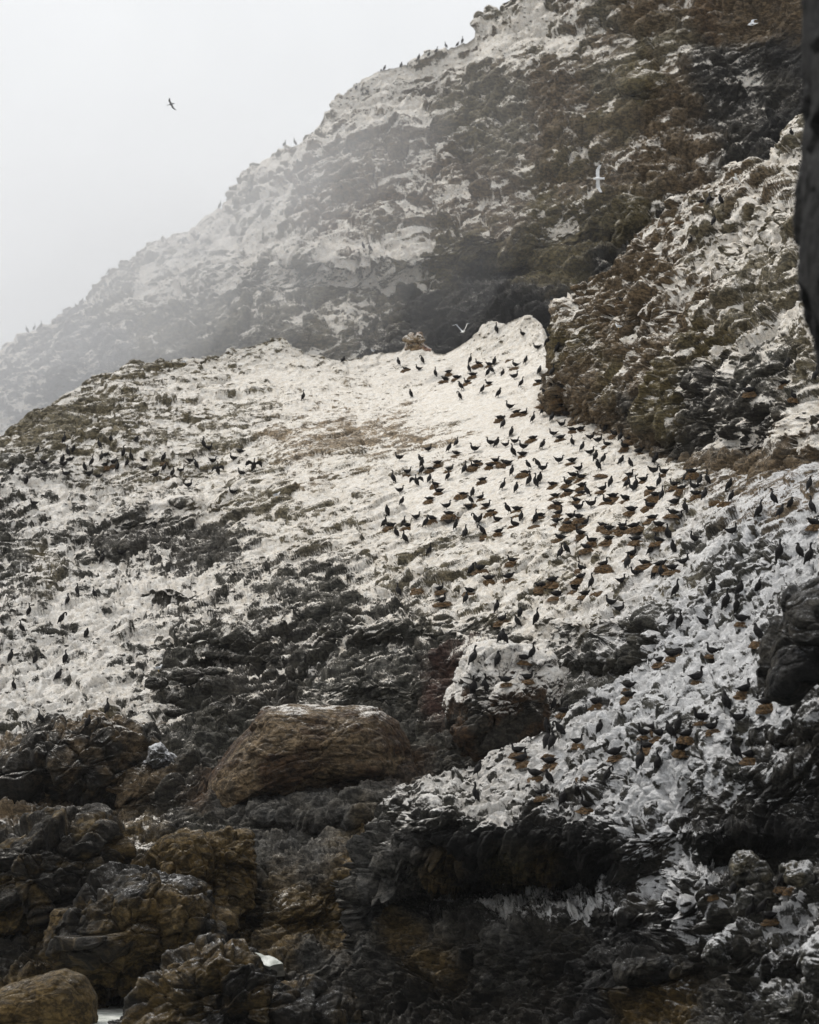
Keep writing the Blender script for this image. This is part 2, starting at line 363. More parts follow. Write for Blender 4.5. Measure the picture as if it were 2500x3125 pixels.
# ------------------------------------------------------------------ the main slope of the colony
A_COV = ["5555555567887889998777777", "2222366788788987877777777", "1222435555434799876655555", "2234433322113579997665555",
         "3366555544678888888853333", "5754446456788888888886545", "3641111455677777777776676", "3446644454556666667665666",  # left hollow kept nearly bare so its shade is painted dark
         "6777544433344566665566762", "7765432223222345543467762", "7776442332111122232457777", "6666531111111111111257777",
         "4344310111000000000055555", "2221110000000000000000000", "2221110000000000000000000", "1111111000000000000000000",
         "1111100000000000000000000", "0100001010000000000000000", "0101100000000000000000000", "0101110000000000000000000",
         "0000000010000000000000000", "0000000101000000000000000"]
A_HUE = ["ggggggggggggggggggggggggg", "ggggggggggggggggggggggggg", "gggggggggttttgggggggggggg", "ggggggggtttttttgggggggggg",
         "ssgggggggtgggggggggggbbbb", "ssssssggggggggggggggggbbb", "sssddddsgggggggggggggssss", "sgssddsssssggggggggggssss",  # d letters in the left hollow paint in the shade under its ledge
         "sssssssssssssggggggssssss", "ssssssssdsssssssssssssssd", "ssssssdddssssrrsssssssssd", "sssssssddssssrsssssssssss",
         "yyygssssddssssdssssssssss", "bbbbbdddnnnnndddsssssssss", "bbbbddnuuuuuuddddssssssss", "eecccesuuuuccuuseeeeeeeee",
         "cccceessuucccueeeeeeeeeee", "ccccceeuccccuueeeeeeeeeee", "eccceeeccccuueeeueeeeeeee", "eccceeeucuuueccueeeeeeeee",
         "ccceeeccuueccceueeeeeeeee", "ccceeeccuueccceueeeeeeeee"]
def row(y, xs, rs, extra=()): return [(x, y, r) for x, r in zip(xs, rs)]
AX = (-1000, 0, 600, 1200, 1700, 2000, 2500, 2900)
A_ROWS = [row(3500, AX, (95, 98, 100, 103, 106, 109, 112, 112)), row(3125, AX, (113, 114, 115, 116, 118, 118, 118, 118)),
          row(2900, AX, (122, 121, 120, 120, 121, 121, 119, 119)), row(2700, AX, (130, 129, 127, 126, 125, 124, 120, 118)),
          row(2400, AX, (143, 142, 138, 133, 131, 127, 118, 114)), row(2150, AX, (153, 152, 148, 142, 135, 126, 112, 106)),
          row(1900, AX, (166, 165, 160, 150, 141, 130, 112, 106)), row(1650, AX, (183, 182, 178, 165, 153, 141, 120, 112)),
          row(1450, AX, (193, 192, 191, 180, 167, 156, 134, 126))]
ac = rad([-400, 0, 600, 1100, 1300, 1600, 1700, 2000, 2500, 2900], [206, 206, 216, 219, 217, 209, 203, 188, 165, 160])
A_CREST = [(x, y, ac(x)) for x, y in [(-1000, 1640), (-400, 1440), (0, 1340), (60, 1300), (120, 1258), (200, 1212), (300, 1165), (400, 1115), (470, 1106), (600, 1098), (700, 1068), (780, 1055), (835, 1032), (860, 1035), (900, 1062), (940, 1078), (1040, 1102), (1090, 1088),
           (1130, 1078), (1200, 1072), (1225, 1064), (1240, 1034), (1262, 1020), (1285, 1025), (1300, 1055), (1335, 1075), (1360, 1078), (1400, 1056), (1440, 1030), (1466, 1012), (1472, 990), (1500, 985), (1540, 988), (1570, 972), (1600, 964), (1630, 968), (1655, 990),
           (1668, 1035), (1700, 1080), (1800, 1130), (2000, 1240), (2500, 1330), (2900, 1380)]]
A_CS = [(-1000, 1680), (-400, 1480), (0, 1372), (200, 1245), (400, 1150), (600, 1130), (900, 1110), (1100, 1128), (1300, 1110), (1500, 1085), (1640, 1075), (1800, 1165), (2000, 1275), (2500, 1365), (2900, 1420)]
A_CS = [(x, float(np.interp(x, [p[0] for p in A_CS], [p[1] for p in A_CS])), r - 3.0) for x, y, r in A_CREST]
A_M1 = lerp_row([(x, 1450, float(np.interp(x, AX, (193, 192, 191, 180, 167, 156, 134, 126)))) for x in [p[0] for p in A_CREST]], A_CS, 0.5)
A_M1 = [(x, y, r - 1.0) for x, y, r in A_M1]
A_ROWS += [A_M1, A_CS, A_CREST]
A_DENTS = [  # (px, py, half width, half height, metres further away)
    (480, 1630, 150, 38, 3.2), (560, 1530, 180, 22, -1.6), (650, 1600, 60, 60, 2.0), (230, 1650, 120, 14, -0.8), (200, 1720, 170, 18, 1.2),
    (520, 1830, 110, 30, 1.5), (480, 1790, 110, 20, -1.0), (700, 1940, 110, 55, -2.4), (700, 2030, 110, 22, 2.0), (620, 1975, 120, 22, 1.2), (860, 1830, 110, 45, -1.2), (900, 1900, 60, 40, 1.4),
    (1150, 1900, 130, 60, -1.4), (1000, 1990, 60, 60, 2.0), (1300, 1965, 170, 18, 1.3), (1480, 1870, 90, 18, -0.6), (1430, 2010, 90, 30, -1.2), (1100, 2080, 140, 40, -1.3),
    (1180, 2170, 160, 60, 1.5), (1850, 1960, 160, 45, 1.4), (1780, 1890, 130, 22, -1.0), (1960, 1930, 60, 60, -1.0), (1830, 2060, 160, 40, 3.0), (800, 2140, 70, 50, -1.5),
    (130, 1770, 140, 25, -1.0), (100, 1560, 60, 30, -0.9), (400, 2280, 260, 60, -2.0), (350, 2480, 160, 50, 4.0), (150, 2440, 200, 40, 1.5), (560, 2400, 90, 60, -1.2), (1000, 2480, 320, 45, -1.5), (1000, 2560, 260, 40, 1.0),
    (1040, 2660, 160, 60, -3.5), (880, 2750, 90, 70, -2.0), (760, 2820, 45, 90, 5.0), (1150, 2860, 200, 60, 2.5), (1250, 2950, 200, 40, -2.0), (1100, 3100, 180, 60, -3.5), (1650, 2980, 240, 50, 1.5),
    (350, 3100, 70, 45, 7.0), (780, 2960, 170, 40, -2.0), (2000, 3050, 250, 60, -1.5), (1500, 3060, 300, 30, 1.0)]
def a_amp(X, Y):
    a = np.interp(Y, [900, 1100, 1500, 1750, 2000, 2300, 2500, 3200], [0.45, 0.5, 0.6, 0.9, 1.15, 1.1, 1.0, 1.0])
    smooth = np.exp(-((X - 1450) / 420) ** 2 - ((Y - 1350 - (X - 1450) * 0.25) / 260) ** 2)
    left = np.clip((900 - X) / 500, 0, 1) * np.clip((1900 - Y) / 300, 0, 1)
    return a * (1 - 0.62 * smooth) * (1 + 0.45 * left)
def a_warm(x, y):
    return np.clip(1.0 - np.clip((x + (y - 1500) * 0.8 - 1950) / 420, 0, 1) * 0.85 - np.clip((900 - x) / 900, 0, 1) * 0.25, 0, 1)
slope, _ = patch('colony_slope', -950, 2750, 1480, A_ROWS, [(1.5, -0.8), (5, -4), (14, -14), (26, -30)], A_DENTS, 1.0, 3.0, a_amp, A_COV, A_HUE, 50, 1050, MAT_NEAR, warm_fn=a_warm, dens=0.5, ang_fn=lambda x, y: np.clip((y - 1900) / 400, 0, .8),
                 label='broad whitewashed slope of the seabird colony between the mist and the shore rocks')
slope.name = 'hillside'

# ------------------------------------------------------------------ steep outcrop on the right
C_COV = ["888888888886", "888888888885", "888888888776", "888888888855", "888888888644", "888888776544", "888776676534",
         "786555565544", "566555544534", "434565344456", "333333365466", "332332454667", "332222344677", "332232344555", "221111111111", "221111111111"]
C_HUE = ["bbbbbbbggggg", "bbbbbbbggggg", "bbbbbbbyyygg", "bbbbbbbbyyyd", "bbbbbbbbgggd", "bbbbbbbbbggd", "bbbbbbgggggd", "bbbbbbgggggg",
         "bobbbbbggggg", "bbbbbbbggggg", "bbybbbyysgsg", "bbbybydssggg", "bbbbdydddssg", "bbbbbddddbbb", "bbbbbbbbbbbb", "bbbbbbbbbbbb"]
C_CREST = [(1660, 1180, 200), (1682, 1150, 192), (1694, 1120, 186), (1700, 1010, 186), (1718, 945, 186), (1735, 905, 186), (1760, 872, 185), (1800, 852, 185), (1860, 835, 184), (1885, 800, 184), (1910, 752, 184), (1950, 705, 183), (2000, 668, 182), (2060, 612, 180), (2120, 575, 179),
           (2200, 532, 178), (2250, 498, 176), (2330, 474, 175), (2365, 435, 174), (2400, 385, 173), (2430, 360, 172), (2500, 330, 171), (2700, 240, 170)]
C_BASE = [(1660, 1200, 200), (1682, 1185, 190), (1694, 1180, 184), (1720, 1250, 183), (1760, 1300, 181), (1830, 1345, 177), (1900, 1385, 172), (2000, 1425, 165), (2150, 1452, 155), (2300, 1475, 145), (2450, 1500, 138), (2700, 1530, 128)]
cxs = sorted(set([p[0] for p in C_CREST] + [p[0] for p in C_BASE]))
def resamp(row_, xs): return [(x, float(np.interp(x, [p[0] for p in row_], [p[1] for p in row_])), float(np.interp(x, [p[0] for p in row_], [p[2] for p in row_]))) for x in xs]
Cc = resamp(C_CREST, cxs); Cb = resamp(C_BASE, cxs)
C_ROWS = [[(x, y + 160, r + 2) for x, y, r in Cb], Cb] + [[(x, y, r - dr) for x, y, r in lerp_row(Cb, Cc, f)] for f, dr in ((0.2, 3.5), (0.45, 4.0), (0.7, 2.0))] + [Cc]
C_DENTS = [(1850, 1290, 120, 40, 2.0), (2080, 1370, 120, 50, 3.0), (2200, 1240, 60, 25, -1.5), (2330, 1240, 90, 50, -1.5), (2130, 1250, 40, 60, 2.0), (1820, 1100, 120, 60, 2.0), (2300, 1100, 90, 80, -2.0), (2000, 1000, 120, 50, 2.0), (2350, 620, 60, 70, -3.0),
           (1950, 930, 80, 40, -1.6), (2200, 800, 60, 90, 1.6), (2260, 1400, 200, 20, 2.0)]
outcrop, _ = patch('outcrop', 1662, 2700, 520, C_ROWS, [(2.5, -0.8), (6, -5), (14, -20), (20, -45)], C_DENTS, 1.4, 9.0, lambda X, Y: 1.0 + 0 * X, C_COV, C_HUE, 1550, 50, MAT_WALL, label='steep lumpy outcrop of brown and white rock at the right')
outcrop.name = 'rocky_outcrop'

# ------------------------------------------------------------------ near ramp with the undercut ledge
D_COV = ["77777777777777", "88888888877776", "88888877777652", "88888877777752", "88888877777653", "55568766665554", "35577776665533", "13678866766432",
         "13687556785322", "11000001672011", "00001001674112", "00135443554344", "00000001123334", "00000000001222", "00000000021112", "00000000010111"]
D_HUE = ["sssssssssssssd", "sssssssssssssd", "sssssssssssssd", "ssssssssssssdd", "ssssssssssssdd", "ssssssssssssdd", "ssssssssssssdd", "dsssssssssssdd",
         "ddsssdddssddkd", "uukkkkkkddkkkk", "uuceycekddkdds", "uuedddeedddsss", "ecueuddkkkddss", "ueceuekkkdddss", "eeeeeeekccddss", "eeeeeekkccddss"]  # near-black letters put the shade of undercut and chasm into the stone
D_CREST = [(1070, 2730, 132), (1130, 2700, 119), (1150, 2600, 117), (1200, 2500, 116.5), (1240, 2440, 116), (1300, 2385, 115), (1360, 2350, 114.5), (1450, 2330, 114), (1500, 2300, 114), (1560, 2262, 114), (1640, 2222, 114), (1700, 2182, 114), (1760, 2140, 114),
           (1800, 2105, 115), (1900, 2055, 116), (2000, 1985, 117), (2100, 1900, 117), (2200, 1825, 115.5), (2300, 1765, 113), (2400, 1690, 112), (2500, 1600, 113), (2800, 1500, 112)]
DX = [p[0] for p in D_CREST]
D_ROWS = [[(1070, 3480, 112), (1130, 3480, 96), (1500, 3480, 92), (1900, 3480, 86), (2800, 3480, 74)],
          [(1070, 3125, 124), (1130, 3125, 112), (1500, 3125, 108), (1900, 3125, 101), (2200, 3125, 92), (2800, 3125, 84)],
          [(1070, 2900, 128), (1130, 2900, 116), (1300, 2870, 113.5), (1500, 2840, 110), (1800, 2800, 106), (1950, 2765, 103), (2200, 2850, 95), (2800, 2850, 88)],
          [(1070, 2850, 129), (1130, 2850, 118), (1300, 2730, 116.5), (1500, 2710, 117), (1800, 2705, 113), (1930, 2705, 105), (2100, 2700, 98), (2800, 2700, 89)],
          [(1070, 2800, 130), (1130, 2800, 117.2), (1160, 2680, 115), (1300, 2645, 112), (1500, 2606, 109), (1800, 2625, 106.5), (1930, 2645, 103.5), (2150, 2560, 98.5), (2800, 2560, 90)],
          [(1070, 2760, 131), (1130, 2760, 116.8), (1160, 2640, 114), (1300, 2560, 110.5), (1500, 2535, 108), (1800, 2550, 105.5), (1930, 2550, 103), (2150, 2450, 99), (2800, 2450, 91)],
          [(1070, 2740, 131), (1130, 2740, 117), (1160, 2600, 115.5), (1300, 2440, 112.5), (1500, 2400, 110.5), (1800, 2330, 108.5), (2100, 2200, 104), (2400, 2120, 97), (2800, 2100, 92)],
          D_CREST]
D_DENTS = [(2300, 2620, 160, 40, 3.5), (2200, 2540, 120, 20, -1.2), (1350, 2480, 100, 50, -1.2), (2050, 2750, 90, 30, -1.0), (1850, 2790, 140, 20, -1.0), (1250, 2650, 80, 60, 1.0), (2120, 2480, 40, 80, 1.4), (2350, 2350, 120, 60, -0.8), (2350, 2280, 130, 16, 1.0),
           (1950, 2950, 120, 40, -1.8), (2150, 3000, 60, 80, 1.2), (2300, 2900, 90, 50, -1.2), (2400, 3060, 70, 50, -1.2), (2200, 2880, 30, 70, 1.0), (1800, 2400, 60, 60, 0.8), (2000, 2320, 50, 80, -0.6), (2250, 2180, 60, 60, -0.6)]
ramp, _ = patch('ramp', 1070, 2750, 880, D_ROWS, [(1.0, -0.6), (3, -3), (7, -9)], D_DENTS, 0.8, 15.0, lambda X, Y: np.interp(Y, [2300, 2700], [0.95, 1.35]) * np.interp(X, [1100, 1500], [1.25, 1.0]), D_COV, D_HUE, 1150, 1650, MAT_WALL, warm_fn=lambda x, y: 0.15 + 0.45 * np.clip((1900 - x) / 400, 0, 1) + 0 * y, dens=0.42, wobble=42, mode='steep', ang_fn=lambda x, y: 0.75 + 0 * x,
                label='near ramp of streaked white rock with a dark undercut ledge')
ramp.name = 'rock_ledge'
TERR = [hill, slope, outcrop, ramp]

# ------------------------------------------------------------------ boulders: closed rocks inflated from their outline, with their own depth
def boulder(name, label, pts, r, thick, color, cov=0.0, k=0.8, amp=0.5, seed=0, nlat=210, nlon=360, warm=0.7, top_cov=None, mat=None, kind=None, sharp=1.0, lean=0.0, group=None, cat='boulder', facets=0.8, cut=0.72):
    pts = np.array(pts, float); c = pts.mean(0) if len(pts[0]) == 2 else None
    x0, x1 = pts[:, 0].min(), pts[:, 0].max(); y0, y1 = pts[:, 1].min(), pts[:, 1].max()
    c = np.array([(x0 + x1) / 2, (y0 + y1) / 2])
    ang = np.arctan2(pts[:, 1] - c[1], pts[:, 0] - c[0]); rd = np.hypot(pts[:, 0] - c[0], pts[:, 1] - c[1])
    o_ = np.argsort(ang); ang = ang[o_]; rd = rd[o_]
    th = np.linspace(-math.pi, math.pi, nlon, endpoint=False)
    px_ = np.interp(th, np.r_[ang - 2 * math.pi, ang, ang + 2 * math.pi], np.r_[rd * np.cos(ang), rd * np.cos(ang), rd * np.cos(ang)])
    py_ = np.interp(th, np.r_[ang - 2 * math.pi, ang, ang + 2 * math.pi], np.r_[rd * np.sin(ang), rd * np.sin(ang), rd * np.sin(ang)])
    ph = np.linspace(0.0, math.pi, nlat)
    s = np.sin(ph) ** 0.8; cz = np.cos(ph)
    X = c[0] + s[:, None] * px_[None]; Y = c[1] + s[:, None] * py_[None]
    hgt = (y1 - y0)
    R = r - thick * np.sign(cz)[:, None] * (np.abs(cz)[:, None] ** 0.9) + lean * (c[1] - Y) / hgt
    P = at(X, Y, R)
    n = normals(np.concatenate([P[:, -1:], P, P[:, :1]], 1))[:, 1:-1]
    cen = P.reshape(-1, 3).mean(0); sg = np.sign(((P - cen) * n).sum(-1).mean()); n = n * sg
    n[0] = np.array([0, -1, 0]); n[-1] = np.array([0, 1, 0])
    q = P.reshape(-1, 3); tq = tilt(q, 0.35, 0.8)
    wq = tq + np.stack([fbm(q, 1.5 * k, 3, seed=seed + i_) for i_ in (1, 2, 3)], 1) * 0.5 * k
    d1, v1, e1, t1 = cells(wq, 2.2 * k, seed + 3); d2, v2, e2, t2 = cells(wq, 0.8 * k, seed + 6)
    rid = fbm(wq, 1.6 * k, 6, 0.58, ridged=True, seed=seed); big = fbm(tq, 3.2 * k, 3, seed=seed + 1)
    fn = fbm(wq, 0.35 * k, 4, 0.65, ridged=True, seed=seed + 2)
    h = big * 0.9 + rid * 0.34 + t1 * facets * 1.3 + t2 * facets * 0.35 - np.clip(1 - e1 / 0.12, 0, 1) * 0.35 * facets - np.clip(1 - e2 / 0.15, 0, 1) * 0.14 + fn * 0.10
    edge = np.repeat(np.clip(1.2 - np.abs(s), 0.0, 1) * 0.8 + 0.55, nlon)
    q = q + n.reshape(-1, 3) * (h * amp * edge)[:, None]
    nz = n.reshape(-1, 3)[:, 2]
    up = np.clip((c[1] + 0.5 * hgt - Y.ravel()) / hgt, 0, 1)
    cv = np.full(len(q), cov)
    if top_cov is not None: cv = cov + (top_cov - cov) * np.clip((up - cut) * 6 + fbm(q, 1.2, 3, seed=5) * 1.6, 0, 1)
    cv = np.clip(cv + (0.12 * rid + 0.12 * fn) * np.clip(cv * 4, 0, 1), 0, 1)
    rc = np.array([PAL[ch] for ch in color]); m_ = np.clip(fbm(wq, 2.0 * k, 6, 0.65, seed=seed + 8) * 4 + 0.62 + rid * 0.4, 0, 1)[:, None]
    rcol = rc[0] * (1 - m_) + rc[-1] * m_
    ob = link_mesh(name, q, grid_quads(nlat, nlon, True), mat or MAT_NEAR, dict(cov=cv, rockcol=rcol, warm=np.full(len(q), warm)))
    if kind: ob['kind'] = kind
    else: ob['category'] = cat
    ob['label'] = label
    if group: ob['group'] = group
    TERR.append(ob)
    return ob
boulder('boulder', 'huge smooth brown boulder with white specks along its top', [(622, 2440), (640, 2380), (690, 2300), (740, 2225), (800, 2165), (880, 2142), (960, 2150), (1060, 2160), (1160, 2168), (1210, 2210), (1245, 2270), (1262, 2330), (1272, 2372), (1200, 2395), (1080, 2395), (980, 2410), (860, 2450), (720, 2480), (650, 2500)],
        136, 4.0, 'nb', cov=0.05, k=1.1, amp=0.5, seed=1, top_cov=0.22, cut=0.86, facets=0.35)
boulder('boulder', 'rounded boulder capped with droppings and nests over a hollow painted dark', [(1372, 2280), (1375, 2200), (1395, 2110), (1420, 2030), (1440, 1990), (1500, 1962), (1560, 1965), (1620, 1975), (1680, 2010), (1712, 2070), (1720, 2150), (1700, 2200), (1640, 2250), (1560, 2300), (1450, 2320)],
        124, 3.2, 'nd', cov=0.05, k=0.7, amp=0.55, seed=2, top_cov=0.66, warm=0.75, cut=0.40, facets=0.7)  # flank below the cap kept bare and dark, painting in a cave's shade
boulder('boulder', 'grey topped brown boulder above the foaming gap', [(165, 2880), (170, 2790), (250, 2740), (330, 2690), (400, 2672), (480, 2690), (570, 2715), (630, 2770), (680, 2830), (692, 2885), (640, 2920), (560, 2940), (480, 2990), (400, 3030), (300, 3020), (200, 2980)],
        117, 3.6, 'ce', cov=0.02, k=1.0, amp=0.95, seed=3, top_cov=0.10, warm=0.2)
boulder('boulder', 'wide ochre boulder with pitted face at the left edge', [(-120, 2560), (0, 2540), (100, 2510), (200, 2496), (300, 2496), (350, 2530), (372, 2600), (350, 2690), (270, 2740), (190, 2800), (130, 2870), (0, 2860), (-150, 2850)],
        124, 4.0, 'ce', cov=0.05, k=1.0, amp=1.0, seed=4)
boulder('boulder', 'smooth ochre boulder in the bottom left corner', [(-200, 3150), (-80, 3060), (20, 3020), (120, 2985), (200, 2968), (255, 2985), (290, 3040), (302, 3100), (290, 3180), (180, 3240), (-100, 3260)],
        106, 2.4, 'cc', cov=0.0, k=1.4, amp=0.4, seed=5, facets=0.2)
boulder('boulder', 'low dark slab of rock to the right of the foaming gap', [(395, 3180), (420, 3110), (450, 3050), (500, 2985), (560, 2920), (620, 2908), (720, 2905), (820, 2950), (880, 3000), (960, 3030), (1000, 3120), (980, 3220), (700, 3260), (450, 3250)],
        103, 2.6, 'ce', cov=0.08, k=0.8, amp=0.9, seed=6, warm=0.2)
boulder('boulder', 'brown boulder wedged between ochre rocks below the smooth brown one', [(485, 2640), (520, 2590), (600, 2560), (700, 2545), (765, 2550), (775, 2620), (770, 2700), (730, 2780), (690, 2850), (640, 2790), (560, 2720)],
        124, 2.6, 'cc', cov=0.02, k=0.8, amp=0.9, seed=7)
boulder('boulder', 'grey angular boulder in the brown bank above the shore', [(440, 2330), (455, 2280), (490, 2265), (530, 2300), (560, 2340), (520, 2350), (470, 2350)], 140, 0.8, 'ws', cov=0.3, k=0.4, amp=0.2, seed=8, nlat=60, nlon=90, warm=0.0)
boulder('boulder', 'long brown boulder bank below the left white slope', [(-150, 2330), (0, 2290), (150, 2240), (300, 2200), (420, 2210), (520, 2240), (600, 2290), (620, 2380), (560, 2440), (400, 2490), (200, 2480), (0, 2450), (-150, 2450)],
        145, 4.5, 'be', cov=0.14, k=1.1, amp=1.2, seed=21, warm=0.7)
boulder('boulder', 'squat black block of rock overhanging the lower right', [(1875, 2960), (1890, 2925), (1960, 2918), (2060, 2920), (2140, 2935), (2150, 2970), (2100, 3000), (2000, 3010), (1920, 3000), (1880, 2985)], 99, 1.2, 'kd', cov=0.05, k=0.5, amp=0.3, seed=10, nlat=90, nlon=140, warm=0.0, facets=1.0)
# small dark rocks lying on the white slope
small = [((440, 2100), (505, 2068), 152, 'dark rounded rock alone on the left white slope'), ((520, 2085), (620, 2045), 153, 'low black rock right of the lone dark rock'),
         ((610, 2112), (650, 2070), 150, 'narrow dark rock under the low black rock'), ((515, 2150), (560, 2118), 149, 'small dark rock above the brown bank'), ((635, 2180), (680, 2150), 147, 'small black rock near the smooth brown boulder'),
         ((505, 2185), (560, 2160), 147, 'small flat grey rock at the bottom of the left white slope'), ((625, 2060), (690, 2040), 154, 'small dark rock under the big lumpy mound')]
for i, (a, b, r, lb) in enumerate(small):
    cx, cy, hw, hh = (a[0] + b[0]) / 2, (a[1] + b[1]) / 2, abs(b[0] - a[0]) / 2 * 1.15, abs(a[1] - b[1]) / 2 * 1.3
    rr = random.Random(i)
    pts = [(cx + hw * rr.uniform(.85, 1.1) * math.cos(t), cy + hh * rr.uniform(.85, 1.1) * math.sin(t)) for t in [j * math.pi / 6 for j in range(12)]]
    boulder('rock', lb, pts, r - 3.0, 0.55, 'sd', cov=0.12, k=0.35, amp=0.16, seed=30 + i, nlat=50, nlon=80, cat='rock', group='dark rocks on the left white slope')
boulder('rock', 'pinkish rock stub standing on the white ridge line', [(1236, 1066), (1240, 1040), (1252, 1032), (1257, 1021), (1270, 1024), (1285, 1017), (1291, 1034), (1298, 1050), (1314, 1068)], 209, 0.8, 'pt', cov=0.3, k=0.4, amp=0.3, seed=61, nlat=60, nlon=90, cat='rock', facets=1.0)
# boulders heaped in the lower right
lowr = [([(2230, 2640), (2250, 2600), (2290, 2595), (2330, 2640), (2340, 2680), (2290, 2700), (2230, 2690)], 93, 'grey pointed boulder under the dark ledge at lower right', 'gs', .16),
        ([(2390, 2650), (2420, 2635), (2460, 2645), (2470, 2680), (2440, 2700), (2400, 2690)], 90, 'pale rounded boulder beside the grey pointed one', 'gs', .24),
        ([(2450, 2900), (2480, 2850), (2540, 2830), (2600, 2900), (2580, 3000), (2500, 3030), (2455, 3000)], 84, 'tall pale boulder at the right edge', 'gs', .38),
        ([(2330, 2930), (2400, 2890), (2450, 2900), (2455, 2960), (2400, 2990), (2340, 2980)], 86, 'blocky grey boulder left of the tall pale one', 'sd', .25),
        ([(2150, 2880), (2200, 2840), (2225, 2850), (2220, 2930), (2180, 2940), (2150, 2920)], 92, 'dark angular boulder with white edges among the lower right rocks', 'ds', .3)]
for i, (pts, r, lb, colr, cv) in enumerate(lowr):
    boulder('boulder', lb, pts, r, 1.0, colr, cov=cv, k=0.4, amp=0.22, seed=50 + i, nlat=80, nlon=120, warm=0.1, facets=1.0)
boulder('cliff', 'black rock face jutting in from the right edge', [(2570, 1740), (2500, 1765), (2440, 1792), (2412, 1812), (2390, 1870), (2368, 1930), (2345, 1990), (2338, 2050), (2345, 2128), (2400, 2135), (2450, 2112), (2500, 2090), (2640, 2060), (2800, 1950), (2800, 1780)],
        90, 3.0, 'kd', cov=0.12, k=0.9, amp=0.5, seed=12, warm=0.0, kind='structure', facets=1.0)
boulder('cliff', 'near black cliff filling the right edge', [(2480, -700), (2470, -100), (2472, 40), (2456, 150), (2462, 330), (2448, 500), (2438, 620), (2452, 750), (2462, 900), (2482, 1020), (2512, 1130), (2540, 1220), (2600, 1600), (2640, 2200), (2700, 3000), (2760, 3900), (3600, 4300), (5200, 4300), (5800, 1500), (5200, -1400), (3300, -1600)],
        44, 9.0, 'kk', cov=0.10, k=0.6, amp=0.13, seed=13, warm=0.0, kind='structure', nlat=260, nlon=900, facets=1.2)

# ------------------------------------------------------------------ sea and foam
def simple_mat(name, col, rough=0.8, nscale=None, col2=None, bump=0.0, spec=0.3, metallic=0.0):
    m, n, pb = new_mat(name); pb.inputs['Roughness'].default_value = rough; pb.inputs['Specular IOR Level'].default_value = spec
    pb.inputs['Base Color'].default_value = (*col, 1)
    if nscale:
        tco = N(n, 'ShaderNodeTexCoord'); a = noise_tex(n, tco.outputs['Object'], nscale, 6, 0.65)
        mr = N(n, 'ShaderNodeMapRange'); n.links.new(a.outputs[0], mr.inputs[0]); mr.inputs[1].default_value = 0.38; mr.inputs[2].default_value = 0.62
        n.links.new(mixc(n, mr.outputs[0], (*col, 1), (*(col2 or col), 1)), pb.inputs['Base Color'])
        if bump:
            bp = N(n, 'ShaderNodeBump'); bp.inputs['Distance'].default_value = bump; n.links.new(a.outputs[0], bp.inputs['Height']); n.links.new(bp.outputs[0], pb.inputs['Normal'])
    return m
M_SEA = simple_mat('sea_water', (.02, .03, .035), 0.08, 0.5, (.03, .04, .045), 0.15, 0.5)
M_FOAM = simple_mat('sea_foam', (.80, .81, .76), 0.5, 2.2, (.34, .36, .32), 0.08)
v = [(-600, -60, -0.05), (600, -60, -0.05), (600, 620, -0.05), (-600, 620, -0.05)]
sea = link_mesh('sea', v, [(0, 1, 2, 3)], M_SEA); sea['kind'] = 'structure'

# ------------------------------------------------------------------ mist
def volume_mat(name, dens):
    m = bpy.data.materials.new(name); m.use_nodes = True; n = m.node_tree; n.nodes.clear()
    out = n.nodes.new('ShaderNodeOutputMaterial'); pv = n.nodes.new('ShaderNodeVolumePrincipled')
    pv.inputs['Color'].default_value = (0.97, 0.975, 0.99, 1); pv.inputs['Density'].default_value = dens; pv.inputs['Anisotropy'].default_value = 0.2
    n.links.new(pv.outputs[0], out.inputs['Volume']); return m
x0, x1, y0, y1, z0, z1 = -620, 620, -80, 640, -1.05, 165
vs = [(x, y, z) for z in (z0, z1) for y in (y0, y1) for x in (x0, x1)]
haze = link_mesh('haze', vs, [(0, 2, 3, 1), (4, 5, 7, 6), (0, 1, 5, 4), (2, 6, 7, 3), (0, 4, 6, 2), (1, 3, 7, 5)], volume_mat('haze_air', 0.00006), smooth=False)
haze['kind'] = 'stuff'
for sc_, dn in ((1.35, 0.0016), (1.15, 0.0026), (0.95, 0.004), (0.75, 0.006), (0.55, 0.008), (-1, 0.012), (-2, 0.010)):
    cx_p, cy_p, r_ = -100, 1060, 243; rad_ = (48 * sc_, 18 + 8 * sc_, 24 * sc_)
    if sc_ == -1: cx_p, cy_p, r_, rad_ = 560, 680, 250, (20, 9, 3.2)
    if sc_ == -2: cx_p, cy_p, r_, rad_ = 900, 600, 258, (17, 8, 3.6)
    bm = bmesh.new(); bmesh.ops.create_uvsphere(bm, u_segments=64, v_segments=40, radius=1.0)
    bmesh.ops.scale(bm, vec=rad_, verts=bm.verts)
    bmesh.ops.rotate(bm, cent=(0, 0, 0), matrix=Matrix.Rotation(math.radians(-8), 3, 'Z') @ Matrix.Rotation(math.radians(-25), 3, 'Y'), verts=bm.verts)
    me = bpy.data.meshes.new('mist_bank'); bm.to_mesh(me); bm.free(); me.materials.append(volume_mat('mist', dn))
    o = bpy.data.objects.new('mist_bank', me); COL.objects.link(o); o.location = at(cx_p, cy_p, r_); o['kind'] = 'stuff'; o['label'] = 'soft bank of mist drifting across the left of the far hill'

